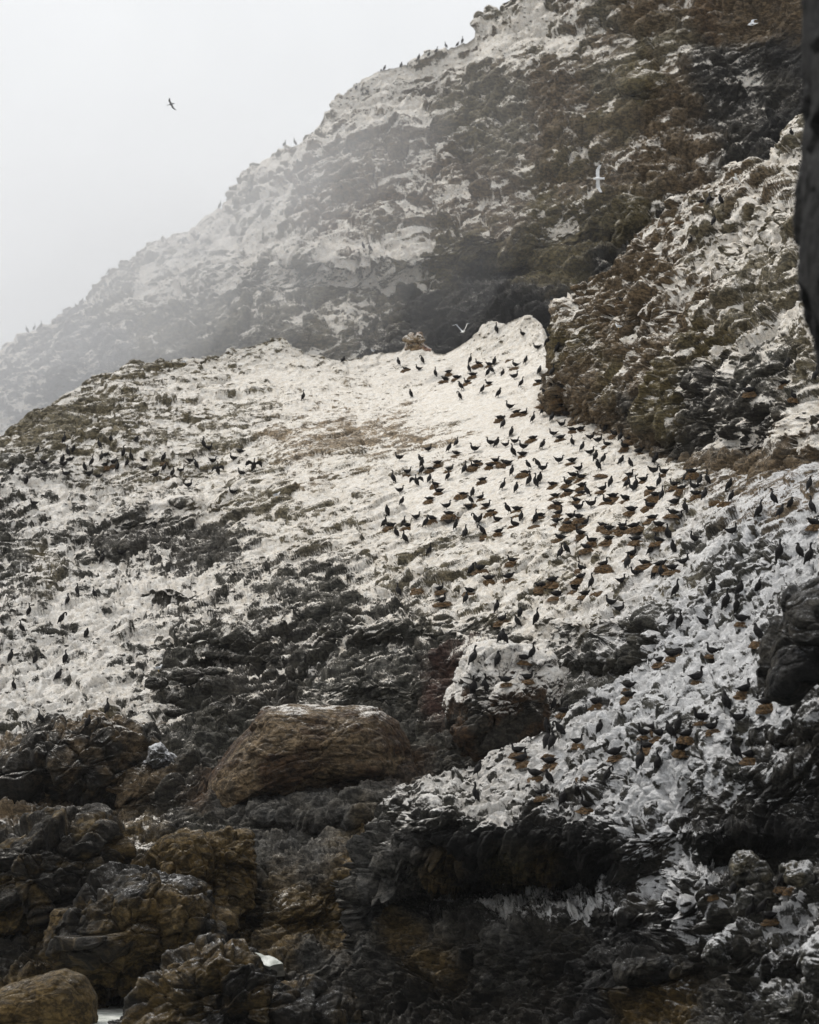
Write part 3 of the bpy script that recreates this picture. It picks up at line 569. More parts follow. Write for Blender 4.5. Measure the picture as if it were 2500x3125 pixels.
# ------------------------------------------------------------------ birds and nests
dg = bpy.context.evaluated_depsgraph_get(); dg.update()
BV = [BVHTree.FromObject(o, dg) for o in TERR]
def hit(px, py, ymax=90):
    for k in range(0, ymax, 3):
        d = ray(px, py + k); best = None
        for b in BV:
            loc, nrm, _, dist = b.ray_cast(Vector((0, 0, CAMZ)), d, 900)
            if loc is not None and (best is None or dist < best[1]): best = (loc, dist, nrm)
        if best: return best[0], best[2], py + k
    return None
def ground_under(p):
    best = None
    for b in BV:
        loc, _, _, dist = b.ray_cast(p + Vector((0, 0, 0.5)), Vector((0, 0, -1)), 1.5)
        if loc is not None and (best is None or loc.z > best.z): best = loc
    return best or p

M_BIRD = simple_mat('black_plumage', (.006, .006, .007), 0.7, 14, (.014, .012, .011), 0.01, 0.15)
M_BILL = simple_mat('horn_bill', (.10, .09, .08), 0.5)
M_EYE = simple_mat('bird_eye', (.05, .15, .16), 0.2)
M_WHITE = simple_mat('white_plumage', (.86, .86, .85), 0.6, 9, (.76, .77, .78), 0.01)
M_GREY = simple_mat('grey_wing_plumage', (.32, .34, .37), 0.6, 9, (.42, .44, .47), 0.01)
M_TIP = simple_mat('black_wing_tip', (.02, .02, .02), 0.6)
M_YEL = simple_mat('yellow_bill', (.65, .42, .05), 0.4)

def loft(bm, pts, seg=12):
    """pts: (x, z, half height, half width[, y]) along the animal's back line"""
    P = []
    for i in range(len(pts) - 1):
        for s in range(4):
            t = s / 4
            p0, p1, p2, p3 = [np.array((list(pts[min(max(i + k, 0), len(pts) - 1)]) + [0.0])[:5]) for k in (-1, 0, 1, 2)]
            P.append(0.5 * ((2 * p1) + (-p0 + p2) * t + (2 * p0 - 5 * p1 + 4 * p2 - p3) * t * t + (-p0 + 3 * p1 - 3 * p2 + p3) * t ** 3))
    P.append(np.array((list(pts[-1]) + [0.0])[:5]))
    rings = []
    for i, p in enumerate(P):
        a = P[max(i - 1, 0)]; b = P[min(i + 1, len(P) - 1)]
        d = np.array([b[0] - a[0], b[4] - a[4], b[1] - a[1]]); d = d / (np.linalg.norm(d) + 1e-9)
        side = np.cross(d, [0, 0, 1.0]) if abs(d[2]) < 0.97 else np.array([0, -1.0, 0]); side = side / (np.linalg.norm(side) + 1e-9)
        up = np.cross(side, d)
        c = np.array([p[0], p[4], p[1]])
        rings.append([bm.verts.new(c + up * max(p[2], .003) * math.cos(t) + side * max(p[3], .003) * math.sin(t)) for t in [2 * math.pi * k / seg for k in range(seg)]])
    for a, b in zip(rings, rings[1:]):
        for k in range(seg): bm.faces.new((a[k], a[(k + 1) % seg], b[(k + 1) % seg], b[k]))
    bm.faces.new(rings[0][::-1]); bm.faces.new(rings[-1])
def remeshed(bm, name, vox):
    bmesh.ops.recalc_face_normals(bm, faces=bm.faces)
    me = bpy.data.meshes.new(name); bm.to_mesh(me); bm.free()
    o = bpy.data.objects.new(name, me); COL.objects.link(o)
    md = o.modifiers.new('r', 'REMESH'); md.mode = 'VOXEL'; md.voxel_size = vox
    md2 = o.modifiers.new('s', 'SMOOTH'); md2.iterations = 2; md2.factor = 0.5
    d = bpy.context.evaluated_depsgraph_get(); d.update()
    m2 = bpy.data.meshes.new_from_object(o.evaluated_get(d)); bpy.data.objects.remove(o)
    m2.name = name; m2.polygons.foreach_set('use_smooth', np.ones(len(m2.polygons), bool)); return m2
def shift(pts, dx=0, dz=0): return [(p[0] + dx, p[1] + dz, *p[2:]) for p in pts]
NECK_UP = [(.05, .56, .050, .052), (.030, .64, .032, .030), (.028, .72, .027, .026), (.055, .785, .036, .030), (.095, .795, .024, .020), (.14, .79, .011, .010), (.185, .775, .006, .006)]
BODY_UP = [(-.20, .02, .010, .045), (-.165, .12, .022, .055), (-.11, .21, .065, .085), (-.03, .33, .105, .115), (.035, .46, .090, .095)]
POSES = {
 'S': BODY_UP + NECK_UP,
 'B': BODY_UP + [(.050, .54, .060, .065), (.045, .60, .042, .040), (.075, .645, .038, .032), (.12, .645, .022, .018), (.19, .635, .007, .007)],
 'P': BODY_UP + [(.06, .55, .050, .052), (.10, .63, .032, .030), (.165, .665, .027, .026), (.215, .62, .028, .026), (.215, .55, .034, .028), (.20, .49, .016, .014), (.18, .44, .006, .006)],
 'H': [(-.37, .40, .010, .05), (-.27, .33, .022, .06), (-.16, .26, .065, .09), (-.02, .24, .100, .12), (.12, .30, .080, .09), (.19, .39, .042, .042), (.185, .48, .029, .028), (.20, .545, .034, .029), (.24, .555, .024, .02), (.33, .545, .007, .007)],
 'N': [(-.36, .20, .010, .05), (-.26, .17, .022, .06), (-.16, .15, .065, .10), (-.02, .15, .100, .125), (.11, .20, .080, .09), (.17, .29, .042, .042), (.16, .38, .029, .028), (.18, .445, .034, .029), (.22, .455, .024, .02), (.31, .445, .007, .007)],
 'n': [(-.38, .19, .010, .05), (-.27, .17, .022, .06), (-.16, .15, .070, .10), (-.01, .16, .105, .13), (.12, .18, .080, .09), (.20, .23, .045, .042), (.24, .27, .036, .030), (.29, .265, .022, .02), (.37, .25, .007, .007)],
}
def bird_mesh(code):
    bm = bmesh.new(); pts = POSES.get(code, POSES['S']); loft(bm, [(x, z, a * (1.28 if a > .02 else 1), b * (1.28 if b > .02 else 1)) for x, z, a, b in pts])
    up = code in 'SBPW'
    for s in (-1, 1):
        if code != 'W':
            if up: loft(bm, [(.05, .50, .03, .018, s * .075), (.0, .40, .085, .028, s * .105), (-.07, .27, .075, .026, s * .095), (-.15, .14, .028, .016, s * .05)], 8)
            else:
                z0 = .30 if code == 'H' else .20
                loft(bm, [(.12, z0, .035, .02, s * .07), (.02, z0 - .01, .075, .026, s * .115), (-.12, z0 - .02, .06, .024, s * .10), (-.27, z0 + (.05 if code == 'H' else -.01), .02, .014, s * .045)], 8)
        else:
            # half open wing held out to dry: arm, wrist and hand with a hanging trailing edge
            loft(bm, [(.03, .50, .045, .03, s * .06), (.02, .52, .10, .014, s * .17), (.02, .56, .13, .012, s * .29), (.01, .50, .14, .012, s * .40), (.0, .40, .10, .010, s * .47), (.0, .28, .04, .008, s * .50)], 8)
        if code in 'SBPWH':
            h = .24 if up else .18
            loft(bm, [(-.02, h, .028, .028, s * .05), (-.01, h * .5, .014, .014, s * .05), (.0, .02, .011, .011, s * .05), (.05, .008, .010, .030, s * .055), (.09, .006, .008, .036, s * .06)], 8)
    me = remeshed(bm, 'cormorant_' + {'S': 'upright', 'B': 'hunched', 'P': 'preening', 'H': 'crouched', 'N': 'sitting', 'n': 'resting', 'W': 'drying'}[code], 0.015)
    hx, hz = [(p[0], p[1]) for p in pts][-3]; tip = pts[-1]
    b2 = bmesh.new(); b2.from_mesh(me)
    for s in (-1, 1):
        bmesh.ops.create_icosphere(b2, subdivisions=1, radius=.008, matrix=Matrix.Translation((hx - .01, s * .020, hz + .012)))
    eye = set(f.index for f in b2.faces if 0)
    b2.faces.ensure_lookup_table(); n_old = len(me.polygons)
    for i, f in enumerate(b2.faces):
        c = f.calc_center_median()
        if i >= n_old: f.material_index = 2
        elif (Vector((c.x, c.z)) - Vector((tip[0], tip[1]))).length < .075 and abs(c.y) < .02: f.material_index = 1
    b2.to_mesh(me); b2.free()
    for m in (M_BIRD, M_BILL, M_EYE): me.materials.append(m)
    return me
BIRD = {c: bird_mesh(c) for c in 'SBPHNnW'}

def nest_mesh(seed):
    rr = np.random.RandomState(seed); nr, na = 16, 40; V = []; R0 = 0.31
    for i in range(nr + 1):
        t = i / nr
        for j in range(na):
            a = 2 * math.pi * j / na
            if t < 0.3: r = R0 * 0.5 * t / 0.3; z = 0.05 + 0.05 * (t / 0.3) ** 2
            elif t < 0.45: r = R0 * (0.5 + 0.12 * (t - .3) / .15); z = 0.10
            else:
                u = (t - .45) / .55; r = R0 * (0.62 + 0.75 * u); z = 0.10 - 0.26 * u ** 1.5
            V.append((r * math.cos(a) * (1 + .12 * math.sin(2 * a + seed)), r * math.sin(a), z))
    V = np.array(V)
    n_ = fbm(V + seed * 3, 0.16, 4, 0.65, ridged=True); n2 = fbm(V + seed * 3 + 9, 0.3, 2)
    rad = np.linalg.norm(V[:, :2], axis=1, keepdims=True) + 1e-6
    V[:, :2] *= 1 + (n_[:, None] * 0.3 + n2[:, None] * 0.4); V[:, 2] += n_ * 0.035 + n2 * 0.05
    q = grid_quads(nr + 1, na, True)
    bm = bmesh.new(); vs_ = [bm.verts.new(p) for p in V]
    for f in q:
        if len(set(f)) == 4: bm.faces.new([vs_[k] for k in f])
    for _ in range(70):   # loose strands of weed and sticks
        a = rr.uniform(0, 6.28); r = rr.uniform(.12, .36); z = .10 - max(0, r - .2) * .9
        c = Vector((r * math.cos(a), r * math.sin(a), z)); d = Vector((rr.uniform(-1, 1), rr.uniform(-1, 1), rr.uniform(-.25, .35))).normalized() * rr.uniform(.05, .13)
        s_ = d.cross(Vector((0, 0, 1))).normalized() * .007; u_ = Vector((0, 0, .007))
        ring = [[bm.verts.new(c + d * t + o_) for o_ in (s_ + u_, -s_ + u_, -s_ - u_, s_ - u_)] for t in (-1, 1)]
        for k in range(4): bm.faces.new((ring[0][k], ring[0][(k + 1) % 4], ring[1][(k + 1) % 4], ring[1][k]))
        bm.faces.new(ring[0][::-1]); bm.faces.new(ring[1])
    bmesh.ops.recalc_face_normals(bm, faces=bm.faces)
    me = bpy.data.meshes.new('seaweed_nest'); bm.to_mesh(me); bm.free()
    me.materials.append(M_NEST); return me
M_NEST = simple_mat('dried_seaweed', (.145, .085, .034), 0.9, 7, (.045, .030, .018), 0.04)
NEST = [nest_mesh(i) for i in range(5)]

WIN = [  # x0, y0, scale, entries "code facing nest x y" read off enlarged views of the place
 (1000, 950, 3.45, "BL740,575 PL990,555 HL955,630 nLo820,630 SL1130,695 nRo1275,660 nLo1235,735 nRo1355,720 NLo1470,765 SR1500,555 NLo1585,570 BL1485,645 nRo1530,690 nLo1700,580 BR1690,690 BL1410,835 BR1625,865 NLo1700,780 PL1390,935 BL875,915 BR160,550"),
 (1500, 950, 3.45, "SL45,235 HL330,270 HL485,410 SR578,375 BR695,440 BR360,560 e-o190,520 BR30,570 BL10,660 BR115,690 HLo245,600 HR240,720 BR505,670 SR635,690 BL650,600 NRo495,765 SR305,800 BR70,910 HL185,1040 NRo750,820 PL560,890 NLo700,930 NLo545,1000 BR540,1095 NRo350,1090 nR265,1085 SR435,1175 BR640,1165 HR795,1115 nL740,1020 HR735,1225 NLo885,1190 nRo90,1150 SR120,1240 BR220,1320 nRo435,1360 HL650,1320 nRo730,1355 nR850,1275 nR940,1265 BL1155,1240 BR1200,1280 HR1045,1360 SR1355,1375 nLo1300,1320"),
 (1150, 1300, 4.3125, "HL300,460 HR680,345 BR945,350 SR1040,275 nL1045,390 HL1290,350 HL1500,265 BR1575,285 BL575,490 BR605,550 SR590,645 nR800,515 nRo705,600 HRo400,650 SL215,760 NRo955,600 SR935,720 SR1155,635 NLo1290,560 nR1310,510 NR1560,485 nLo1495,550 nLo1700,520 BR695,750 NL770,800 NLo825,890 WL530,800 HR300,890 nLo700,990 BR325,1050 BL135,1190 nRo1135,930 nR1390,740 NR1370,970 SR1650,850 BR1270,940 PLo1245,1040 HR920,1100 nLo955,1190 HR1205,1110 NRo1440,1080 nR1500,1160 HR520,1240 SR345,1335 SR90,1340 nRo180,1345 nLo400,1340 BR640,1340 nLo720,1250 HR940,1305 BR1045,1370 PL1300,1290 BR1340,1300 NLo1590,1265"),
 (1500, 1300, 4.3125, "SL1055,265 HR1410,235 NLo1520,270 BR1195,340 HR1310,390 BR670,310 HL415,320 HR300,245 HR190,285 SL290,405 nLo415,405 nRo225,520 HR880,500 nR1060,490 BL490,570 PL620,560 HR665,605 HR1160,600 NLo1185,710 nL1075,680 BR1380,470 BR1470,500 BL1400,590 e-o1465,650 BR280,660 nRo440,650 SR500,790 SL570,820 BR640,760 nLo810,800 NLo1010,780 nRo1195,810 BR1565,810 NR1470,860 BR335,880 nRo835,950 nLo1010,900 nRo1180,920 SL1265,930 nLo1110,1010 HR1310,1080 NLo1510,1020 nRo1600,960 nLo865,1060 HR1130,1120 NR890,1180 NR1040,1220 nLo1145,1230 nRo865,1290 nLo1010,1320 NRo1215,1310 nLo1460,1340 nRo650,1210 SR585,1290 e-o570,1340 BR395,1260 BL225,1160 nR330,1130 e-o350,1190 NLo80,1250 NLo300,1330"),
 (1850, 1300, 4.3125, "nR325,200 NLo240,300 nRo440,370 BR190,520 BL320,560 NR310,680 BR640,510 HR620,640 NLo765,640 SR265,830 SR400,850 HL345,860 NRo490,740 SR700,800 SR735,980 nLo595,870 BR1040,740 NL900,800 nRo1000,850 nR1120,640 SL1330,780 BR1230,790 HL1150,850 nLo1190,930 BR1300,980 BR1610,860 e-o1440,1000 BR1650,1000 e-o1600,1030 nRo640,940 nLo255,990 NLo590,1090 nRo900,1040 SL1030,1150 nLo880,1180 NR950,1250 nRo610,1250 nR330,1140 NR215,1350 nR370,1360 nLo700,1340"),
 (2100, 1350, 4.3125, "SL1135,830 SR920,1000 BR1340,880 BR1200,1000 SL1630,950 BR1600,640 HR590,1230 HL80,1330 nLo1650,1110"),
 (1150, 1580, 3.45, "BL210,210 SL300,275 SR550,400 SR930,215 PLo1120,200 nRo1290,170 NLo1090,560 BR990,605 NLo1430,480 nLo1185,670 nRo1395,650 SL230,830 NRo665,775 e-o430,770 NRo690,900 BR945,910 BR1270,1000 BR1515,1060 SR1680,1130 BL1490,1160 NR1320,1095 BR1310,1330 nLo980,800"),
 (1600, 1580, 3.45, "SL1515,240 NLo1040,150 nR1150,130 nLo380,240 NLo1410,270 SR380,430 BL450,390 NLo590,190 NLo715,270 nL900,140 nRo890,250 nLo1180,260 nLo650,340 BL1560,390 HR1690,510 NRo1140,410 PR1320,400 nL1270,510 SR1090,540 NR840,520 NLo600,560 HL1180,620 HR1030,700 nRo1440,520 nR1555,560 BR1370,640 SL1430,650 nLo180,750 nRo300,690 nRo345,840 nRo600,650 NLo540,770 SR715,745 nRo645,830 e-o780,790 HL910,940 HR1010,1000 SR1590,840 BR1545,1130 SR1640,1180"),
 (2000, 1600, 3.45, "HL415,205 HR320,430 BR820,120 SR1310,380 BL1510,370 SR1620,430 BR1085,740 BR590,760 BR890,770 SR740,910 SR870,940 nLo910,1040 HR520,1090 BLo1090,1260 nR250,1378 NL600,1378"),
 (1350, 1930, 3.45, "SR320,350 BR600,370 SR340,660 SL440,660 nLo665,540 NRo890,510 BL650,125 nRo860,310 SR945,290 SR1165,830 NRo1270,860 BL1100,1080 SR1110,1230 SR1170,1240 e-o1130,1290 PL1260,1110 NRo1420,1185 NLo800,1280 NRo840,1378 nRo1600,770 BR1670,1080"),
 (1800, 1930, 3.45, "nL870,270 nR750,330 e-o820,330 NLo1290,270 nRo405,600 nR400,700 NRo1130,520 NRo1640,640 BL1430,840 HR1550,960 NRo1280,1040 NLo1175,940 nRo680,1040 NLo560,1100 nRo735,1110 BL860,1140 BR950,1060 NRo1030,1120 NLo600,1240 NLo970,1260 SL1550,1350 NRo1700,1330 SR530,1440 SR730,1450 nRo270,1310"),
 (1400, 2150, 3.45, "BR200,760 SL170,1030 nLo800,770 nLo960,640 BL960,850 NRo870,970 PR1110,1080 NLo1340,1100 e-o1300,780 PR1570,830 nRo3240,20"),
 (2000, 2550, 3.45, "NLo595,640 BR845,630 SR1000,885 PR1115,860 nLo1210,890 SRo1340,560 SL1670,570 e-o1440,570"),
 (0, 1250, 3.45, "SR680,360 SL710,490 BR775,470 BR395,470 SL1050,420 SL1160,355 PR1430,350 SR1075,545 nR1110,490 SR1305,505 SL1380,550 SR1340,605 HRo1190,590 SR1245,650 nL1515,545 BR655,575 HR670,610 nR740,540 SR965,600 BL890,655 NRo1110,610 nR1040,715 HR940,710 NL700,690 nL460,570 BR280,800 NL365,1000 nR1510,630 NR1640,700 SR120,690"),
 (400, 1250, 3.45, "PR350,660 BRo340,560 SRo430,720 NR620,550 HR520,670 PL680,630 SL755,410 HR825,435 nL1150,455 HR855,570 HL1075,545 WL910,690 NL1160,680 WR1290,655 HR610,830 HL1065,900"),
 (0, 1600, 1.725, "SR360,425 SL400,375 SL497,390 SR155,485 SL118,575 PR320,530 BR455,600 BR60,730 SR190,740 SR345,735 BR300,830 SL68,875 SL220,1050 BR465,1080 SR568,1000 SL515,180 SR540,210 HL640,170 SR1600,-652"),
 (0, 0, 1.0, "SL84,1010 SR105,1004 SR125,1004 SR163,993 BR249,929 BL235,943 SR670,638 SR764,587 SR867,449 SL902,427 SR1087,279 BL1120,286 BL909,503 BR1141,547 BL1043,580 WL558,746 SR605,732 SL322,877 BR1225,210 BR1174,217 SL699,942 SL1130,768 BL1108,761 SR1330,163 SL1362,145 BR1395,138 SR1413,130 SR1308,174 BR1279,185"),
 (1700, 400, 2.156, "BL1540,50 SR1000,490 BL1075,490 nRo960,480 BR1030,625 SR880,750 nLo430,1130 e-o810,600 e-o720,610"),
 (2050, 1000, 3.833, "BL405,980 BR1360,490 nRo1320,680 nRo900,770 NLo1440,840 SR1680,620"),
]
LAND = [(110, 1005, 'on the misty left skyline'), (300, 900, 'on the lower misty skyline'), (620, 680, 'at the skyline step'), (880, 450, 'on the steep misty skyline'), (1110, 280, 'where the skyline flattens'), (1340, 150, 'on the topmost skyline'),
        (720, 930, 'low on the misty face'), (1090, 620, 'on the far hill face'), (130, 1430, 'near the far left edge'), (230, 1400, 'left of the pale dip'), (340, 1430, 'in the upper left flock'), (300, 1500, 'under the upper left flock'), (500, 1440, 'above the dark hollow'),
        (640, 1370, 'right of the upper flock'), (720, 1470, 'right above the dark hollow'), (170, 1710, 'below the left ledge'), (80, 1880, 'on the left white slope'), (200, 1850, 'mid left white slope'), (50, 2060, 'low at the left edge'), (200, 2050, 'on the lower left slope'), (250, 2200, 'above the brown bank'),
        (930, 1222, 'alone by the grassy patch'), (1230, 1110, 'under the pink stub'), (1390, 1140, 'under the crest notch'), (1460, 1110, 'under the white saddle'), (1440, 1200, 'below the saddle nests'), (1540, 1010, 'on the white knob'), (1640, 1070, 'right of the white knob'), (1540, 1120, 'under the white knob'), (1660, 1130, 'by the outcrop corner'),
        (1600, 1170, 'left of the outcrop corner'), (1710, 1210, 'at the outcrop foot'), (1560, 1230, 'on the open white slope'), (1650, 1270, 'left of the outcrop foot'), (1740, 1320, 'just below the outcrop'), (1850, 1320, 'under the outcrop overhang'), (1240, 1410, 'by the grey patch'), (1400, 1370, 'above the colony middle'), (1300, 1480, 'left of the colony middle'),
        (1210, 1590, 'at the left colony end'), (1350, 1590, 'low left in the colony'), (1430, 1530, 'in the colony middle'), (1530, 1390, 'high in the colony'), (1590, 1460, 'amid the crowded nests'), (1650, 1420, 'above the crowded nests'), (1720, 1500, 'right of the crowded nests'), (1810, 1420, 'by the diagonal crack'), (1870, 1500, 'below the diagonal crack'), (1700, 1570, 'in the lower nest rows'),
        (1580, 1580, 'under the crowded nests'), (1820, 1600, 'right lower nest rows'), (1950, 1410, 'beside the dark overhang'), (1940, 1490, 'below the dark overhang'), (2030, 1500, 'right of the overhang foot'), (2130, 1500, 'on the brown ledge'), (2210, 1510, 'at the black cleft'), (2060, 1580, 'above the smooth hump'), (2330, 1560, 'right of the smooth hump'), (2470, 1570, 'high at the right edge'),
        (2110, 1660, 'on the smooth hump'), (1300, 1680, 'below the colony left'), (1230, 1820, 'by the broken grey rocks'), (1370, 1820, 'on the broken ledge'), (1460, 1740, 'under the left colony'), (1570, 1760, 'below the colony middle'), (1560, 1870, 'by the black rocks'), (1650, 1790, 'on the lowest nest row'), (1760, 1690, 'above the lowest nests'), (1780, 1790, 'on the lowest white shelf'),
        (1910, 1690, 'right of the lowest nests'), (1990, 1740, 'by the white shelf end'), (1880, 1860, 'above the dark gully'), (2060, 1890, 'on the streaked ramp top'), (2260, 1850, 'on the upper ramp'), (2390, 1700, 'near the black rock top'), (2300, 1950, 'left of the black rock'), (2170, 1990, 'on the middle ramp'), (1450, 2080, 'on the capped boulder'), (1570, 2060, 'atop the capped boulder'), (1640, 2010, 'behind the capped boulder'),
        (1700, 2180, 'at the ramp rim'), (1600, 2300, 'on the left ramp rim'), (1690, 2290, 'above the rim nests'), (1760, 2270, 'on the rim nests'), (1850, 2260, 'in the gully corner'), (1920, 2120, 'beside the dark gully'), (2150, 2080, 'on the white ramp'), (2280, 2130, 'below the black rock'), (1980, 2260, 'in the lower ramp cluster'), (2080, 2250, 'right ramp cluster'), (2170, 2210, 'high right ramp cluster'),
        (2260, 2320, 'by the streaked wall'), (1970, 2350, 'below the ramp cluster'), (1460, 2410, 'at the ledge tip'), (1650, 2390, 'on the ledge nests'), (1720, 2460, 'above the undercut'), (1860, 2380, 'right of the ledge nests'), (2180, 2730, 'on the lower terrace'), (2310, 2790, 'by the terrace nest'), (2430, 2710, 'on the terrace corner'),
        (2150, 620, 'on the outcrop crest'), (2130, 720, 'below the outcrop crest'), (1900, 920, 'high left on outcrop'), (2410, 425, 'on the outcrop top'), (2160, 1250, 'on the whitewashed block'), (2400, 1160, 'right side of outcrop')]
POSE_TXT = {'S': 'standing upright', 'B': 'standing hunched', 'P': 'bending its neck', 'H': 'crouching tail up', 'N': 'sitting head raised', 'n': 'lying low', 'W': 'spreading its wings'}
ORD = ['', 'second', 'third', 'fourth', 'fifth', 'sixth', 'seventh', 'eighth', 'ninth', 'tenth', 'eleventh', 'twelfth']
import re
R = random.Random(5)
recs = []; nests = []
for x0, y0, sc, txt in WIN:
    for m_ in re.finditer(r'([SBPHNnWe])([LR-])(o?)(-?\d+),(-?\d+)', txt):
        code, fc, ne, a, b = m_.groups(); recs.append((code, fc, ne, x0 + int(a) / sc, y0 + int(b) / sc))
birds = []
for code, fc, ne, px, py in recs:
    h = hit(px, py)
    if h is None: continue
    p, nr, py2 = h; dist = p.y
    if code in 'Nn' and px > 1100 and p.y < 215: ne = 'o'
    if ne:
        birds_z = 0.06
        nests.append((p.copy(), px, py2, code != 'e'))
    if code == 'e': continue
    if any((p - b['p']).length < 0.22 for b in birds): continue
    birds.append(dict(code=code, f=fc, ne=bool(ne), p=p, px=px, py=py2, d=dist))
def nearest(px, py): return min(LAND, key=lambda l: (l[0] - px) ** 2 + ((l[1] - py) * 1.2) ** 2)[2]
def ordinals(items, key, text):
    g = {}
    for it in items: g.setdefault(key(it), []).append(it)
    for k, L in g.items():
        L.sort(key=lambda it: it['px'])
        for i, it in enumerate(L):
            pos = '' if len(L) == 1 else ('leftmost ' if i == 0 else ('rightmost ' if i == len(L) - 1 else ORD[min(i, 11)] + ' from left '))
            it['label'] = text(it, pos)
H_ = {'S': .8, 'B': .66, 'P': .68, 'H': .56, 'N': .46, 'n': .34, 'W': .8}
birds.sort(key=lambda b: -H_[b['code']] / b['d'])
flock, birds = birds[292:], birds[:292]
for b in birds: b['land'] = nearest(b['px'], b['py'])
ordinals(birds, lambda b: (b['code'], b['f'], b['ne'], b['land']),
         lambda b, pos: (('%s' % pos) + 'black cormorant %s facing %s%s %s' % (POSE_TXT[b['code']], 'right' if b['f'] == 'R' else 'left', ' on nest' if b['ne'] else '', b['land'])))
def bird_matrix(b):
    base = 0 if b['f'] == 'R' else math.pi
    spread = {'S': 58, 'B': 55, 'W': 20}.get(b['code'], 24)
    az = base + math.radians(R.uniform(-spread, spread))
    if b['code'] == 'W': az = base - math.radians(55 if b['f'] == 'R' else -55)
    s = R.uniform(0.94, 1.16)
    e = Matrix.Rotation(az, 4, 'Z') @ Matrix.Rotation(math.radians(R.uniform(-9, 12)), 4, 'Y') @ Matrix.Rotation(math.radians(R.uniform(-5, 5)), 4, 'X')
    loc = b['p'] + Vector((0, 0, 0.035 if b['ne'] else (-0.05 if b['code'] in 'Nn' else -0.012)))
    return Matrix.Translation(loc) @ e @ Matrix.Diagonal((s, s * R.uniform(.95, 1.15), s * R.uniform(.93, 1.05), 1))
for b in birds:
    o = bpy.data.objects.new('cormorant', BIRD[b['code']]); COL.objects.link(o)
    o.matrix_world = bird_matrix(b)
    o['label'] = b['label']; o['category'] = 'cormorant'; o['group'] = 'cormorants of the colony'
fb = bmesh.new()
for b in flock:
    k0 = len(fb.verts); fb.from_mesh(BIRD[b['code']]); fb.verts.ensure_lookup_table()
    bmesh.ops.transform(fb, matrix=bird_matrix(b), verts=fb.verts[k0:])
fm_ = bpy.data.meshes.new('cormorant_flock'); fb.to_mesh(fm_); fb.free()
for m_ in (M_BIRD, M_BILL, M_EYE): fm_.materials.append(m_)
fo = bpy.data.objects.new('cormorant_flock', fm_); COL.objects.link(fo); fo['kind'] = 'stuff'; fo['label'] = 'the smallest and farthest black cormorants scattered over the slopes'
NS = []
for p, px, py, occ in nests:
    if any((p - q['p']).length < 0.45 for q in NS): continue
    NS.append(dict(p=p, px=px, py=py, occ=occ, land=nearest(px, py)))
ordinals(NS, lambda n: (n['occ'], n['land']), lambda n, pos: pos + ('rusty brown seaweed nest holding a cormorant ' if n['occ'] else 'empty rusty brown seaweed nest ') + n['land'])
for n_ in NS:
    o = bpy.data.objects.new('seaweed_nest', NEST[R.randrange(5)]); COL.objects.link(o)
    s = R.uniform(0.8, 1.25) * (0.72 if n_['p'].y < 125 else 0.98); o.scale = (s, s * R.uniform(.8, 1.15), s * R.uniform(.7, 1.2)); o.rotation_euler = (math.radians(R.uniform(4, 18)), math.radians(R.uniform(-14, 6)), 0); o.rotation_euler.rotate_axis('Z', R.uniform(0, 6.28))
    o.location = n_['p'] + Vector((0, 0, -0.03)); o['label'] = n_['label']; o['category'] = 'nest'; o['group'] = 'seaweed nests of the colony'
print('birds', len(birds), len(flock), 'nests', len(NS))

